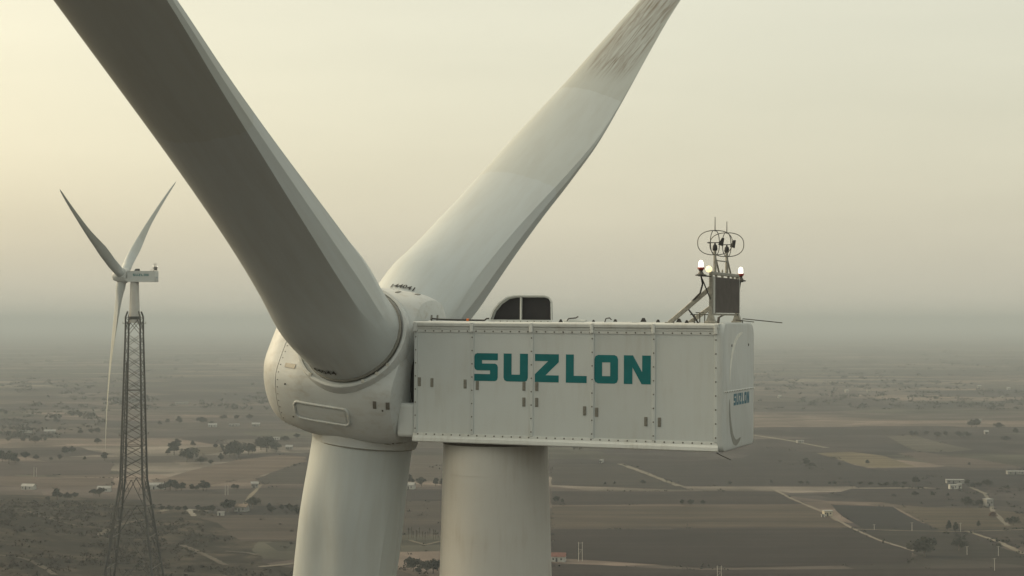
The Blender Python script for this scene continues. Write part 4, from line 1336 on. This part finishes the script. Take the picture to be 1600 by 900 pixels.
# ------------------------------------------------------------------ houses, sheds, poles
M['white_wall'] = plain('whitewash', (0.40, 0.395, 0.37), 0.9, var=.12, scale=.6)
M['grey_wall'] = plain('grey_render', (0.24, 0.235, 0.22), 0.9, var=.2, scale=.6)
M['beige_wall'] = plain('beige_render', (0.42, 0.38, 0.28), 0.9, var=.2, scale=.6)
M['tin'] = plain('tin_roof', (0.27, 0.27, 0.26), 0.5, .2, var=.15, scale=.4)
M['red_roof'] = plain('red_roof_sheet', (0.13, 0.05, 0.038), 0.8, var=.2, scale=.5)
M['tile_roof'] = plain('brown_tiles', (0.16, 0.12, 0.09), 0.9, var=.2, scale=.5)
M['opening'] = plain('dark_opening', (0.03, 0.03, 0.03), 0.6)
M['pole'] = plain('concrete_pole', (0.42, 0.40, 0.36), 0.9)

def house(px, py, w, d, h, wall, roof, label, cat='house', rz=0.0, flat=False, name='farm_house', pitch=.32, windows=2):
    p = ground_at(px, py)
    e = empty(name, p, R(rz))
    tag(e, label, cat)
    MB().box((0, 0, h/2-.1), (w, d, h+.2)).build('wall', wall, e)
    if flat:
        MB().box((0, 0, h+.12), (w+.5, d+.5, .22), .03).build('roof', roof, e)
    else:
        rh = d*pitch
        MB().prism([(-d/2-.35, -.06), (0, rh), (d/2+.35, -.06), (d/2+.35, .10), (0, rh+.18), (-d/2-.35, .10)], (-w/2-.35, 0, h), Y, Z, X, w+.7).build('roof', roof, e, recalc=True)
        MB().prism([(-d/2, 0), (0, rh-.05), (d/2, 0)], (-w/2+.05, 0, h), Y, Z, X, w-.1).build('gable', wall, e, recalc=True)
    dr = MB().box((-w*.12, -d/2-.02, 1.0), (.95, .06, 2.0)).build('door', M['opening'], e)
    for k in range(windows):
        x = w*(.22 + .2*k) if k % 2 == 0 else -w*.36
        MB().box((x, -d/2-.015, h*.55), (.9, .06, .9)).build('window', M['opening'], e)
    return e
house(641, 764, 6.4, 5.0, 3.0, M['white_wall'], M['tin'], 'small white house beside trees, seen between blade and tower', rz=-12)
house(1293, 806, 5.4, 4.2, 3.1, M['beige_wall'], M['tin'], 'small beige farm hut standing on the bend of the pale track', 'hut', rz=8, flat=True, name='farm_hut')
house(1286, 808, 2.0, 1.6, 1.3, M['white_wall'], M['tin'], 'tiny white box shed left of the beige hut', 'shed', flat=True, name='small_shed', windows=0)
house(1489, 764, 5.6, 4.0, 3.0, M['white_wall'], M['tin'], 'white farm shed in front of the long pale roof at right', 'shed', rz=5, flat=True, name='farm_shed')
house(1499, 763, 3.0, 3.0, 3.2, M['white_wall'], M['tin'], 'narrow white shed right beside the white farm shed', 'shed', flat=True, name='farm_shed', windows=1)
house(1492, 755, 13.0, 5.0, 2.6, M['grey_wall'], M['tin'], 'long shed with pale roof behind the white farm sheds', 'shed', rz=-3, flat=True, name='long_shed')
house(1544, 791, 5.0, 4.5, 4.6, M['grey_wall'], M['tin'], 'two storey grey white house beside the farm track at right', rz=20, flat=True)
house(1589, 741, 16.0, 5.0, 2.4, M['grey_wall'], M['tin'], 'long pale roof near the right picture edge above the dark fields', 'shed', flat=True, name='long_shed')
house(873, 877, 6.8, 5.2, 2.6, M['white_wall'], M['red_roof'], 'red roofed hut right beside the tubular tower near the bottom', 'hut', rz=-8, name='farm_hut')
house(244, 764, 12.0, 5.0, 2.8, M['white_wall'], M['tin'], 'long white shed behind the tree row right of the lattice tower', 'shed', rz=4, name='long_shed')
house(378, 799, 8.0, 5.0, 3.0, M['grey_wall'], M['tile_roof'], 'brown roofed farmhouse between the two dark trees right of lattice tower', rz=-15)
house(398, 762, 5.0, 4.0, 3.0, M['grey_wall'], M['tin'], 'small grey house at the corner of the pale tan field', rz=10)
house(163, 768, 9.0, 4.5, 2.4, M['white_wall'], M['tin'], 'low white roofed shed seen through the legs of the lattice tower', 'shed', name='farm_shed')
house(345, 806, 4.0, 3.0, 2.2, M['white_wall'], M['tin'], 'little white shed under the broad dark tree', 'shed', flat=True, name='small_shed', windows=0)
pw = terrain_at(45, 765)
e = house(45, 765, 9.5, 5.0, 2.2, M['white_wall'], M['tin'], 'white roofed shed on the left slope of the hill', 'shed', rz=-14, name='farm_shed')
e.location = pw
FAR = [(1323, 613, 13), (1357, 613, 12), (1530, 606, 14), (1576, 609, 12), (1566, 622, 8), (1218, 622, 10), (284, 632, 42), (332, 667, 22), (366, 666, 26), (400, 666, 20),
                 (40, 676, 30), (78, 677, 26), (452, 702, 14), (432, 687, 14), (1250, 692, 14), (1530, 658, 12), (1541, 678, 9), (940, 723, 5)]
for side_ in (0, 1):
    part_ = sorted(t for t in FAR if (t[0] > 900) == bool(side_))
    for i, (px, py, w) in enumerate(part_):
        e = house(px, py, w*.45, 5.0, 3.2 if py < 640 else 2.4, M['white_wall'] if i % 3 == 0 else M['grey_wall'], M['tin'],
                  ('%s of the far white buildings under and right of the nacelle' if side_ else '%s of the far pale roofed buildings around the lattice tower') % ORD[i],
                  'building', rz=(i*37) % 40 - 20, flat=(i % 2 == 0), name='far_building')
        e['group'] = 'far buildings at right' if side_ else 'far buildings at left'

def h_pole(px, py, hpx, label):
    p = ground_at(px, py); h = hpx/FPX*p.y
    e = empty('power_pole', p, R(10)); tag(e, label, 'pole')
    for s in (-1, 1):
        MB().tube([(s*.95, 0, -.3), (s*.95, 0, h)], [.17, .13], 6).build('post', M['pole'], e)
    MB().box((0, 0, h-.5), (2.9, .14, .16)).build('crossarm', M['galv'], e)
    MB().box((0, 0, h*.62), (2.2, .12, .14)).build('crossarm', M['galv'], e)
    MB().tube([(-.95, 0, h*.35), (.95, 0, h*.62)], .07, 5).build('stay', M['galv'], e)
h_pole(907, 877, 30, 'twin post power pole right of the red roofed hut')
h_pole(1124, 908, 24, 'twin post power pole at the bottom edge below the nacelle')
h_pole(354, 774, 16, 'twin post power pole in front of the pale tan field')
h_pole(55, 745, 15, 'faint twin post power pole on the field left of the lattice tower')
def pole(px, py, hpx, label):
    p = ground_at(px, py); h = hpx/FPX*p.y
    e = empty('power_pole', p, R(25)); tag(e, label, 'pole', 'single power poles at lower right')
    MB().tube([(0, 0, -.3), (0, 0, h)], [.18, .12], 6).build('post', M['pole'], e)
    MB().box((0, 0, h-.4), (1.9, .12, .14)).build('crossarm', M['galv'], e)
    for s in (-.8, 0, .8):
        MB().tube([(s, 0, h-.32), (s, 0, h-.08)], .05, 5).build('insulator', M['white_wall'], e)
for px, py, hp, lab in [(1425, 830, 14, 'single power pole on the edge of the dark field above the largest tree'), (1501, 831, 14, 'single power pole right of the two upright trees'),
                   (1511, 867, 14, 'single power pole right of the second dark round tree'), (1560, 869, 16, 'single power pole next to the track at lower right'),
                   (1554, 892, 20, 'nearest single power pole standing on the bottom dark field'), (1366, 828, 9, 'short power pole beside the pale track')]:
    pole(px, py, hp, lab)

# ------------------------------------------------------------------ haze
hz = MB().box((0, 23500, 88.0), (79000*1.02, 53000*1.02, 2*89.6))
def haze_material():
    m = bpy.data.materials.new('haze_air'); m.use_nodes = True
    n, l = m.node_tree.nodes, m.node_tree.links
    n.clear()
    v = n.new('ShaderNodeVolumePrincipled')
    v.inputs['Color'].default_value = HAZE_COLOR
    v.inputs['Density'].default_value = HAZE_DENSITY
    v.inputs['Anisotropy'].default_value = 0.0
    o = n.new('ShaderNodeOutputMaterial')
    l.new(v.outputs[0], o.inputs['Volume'])
    return m
tag(hz.build('haze', haze_material()), kind='stuff')
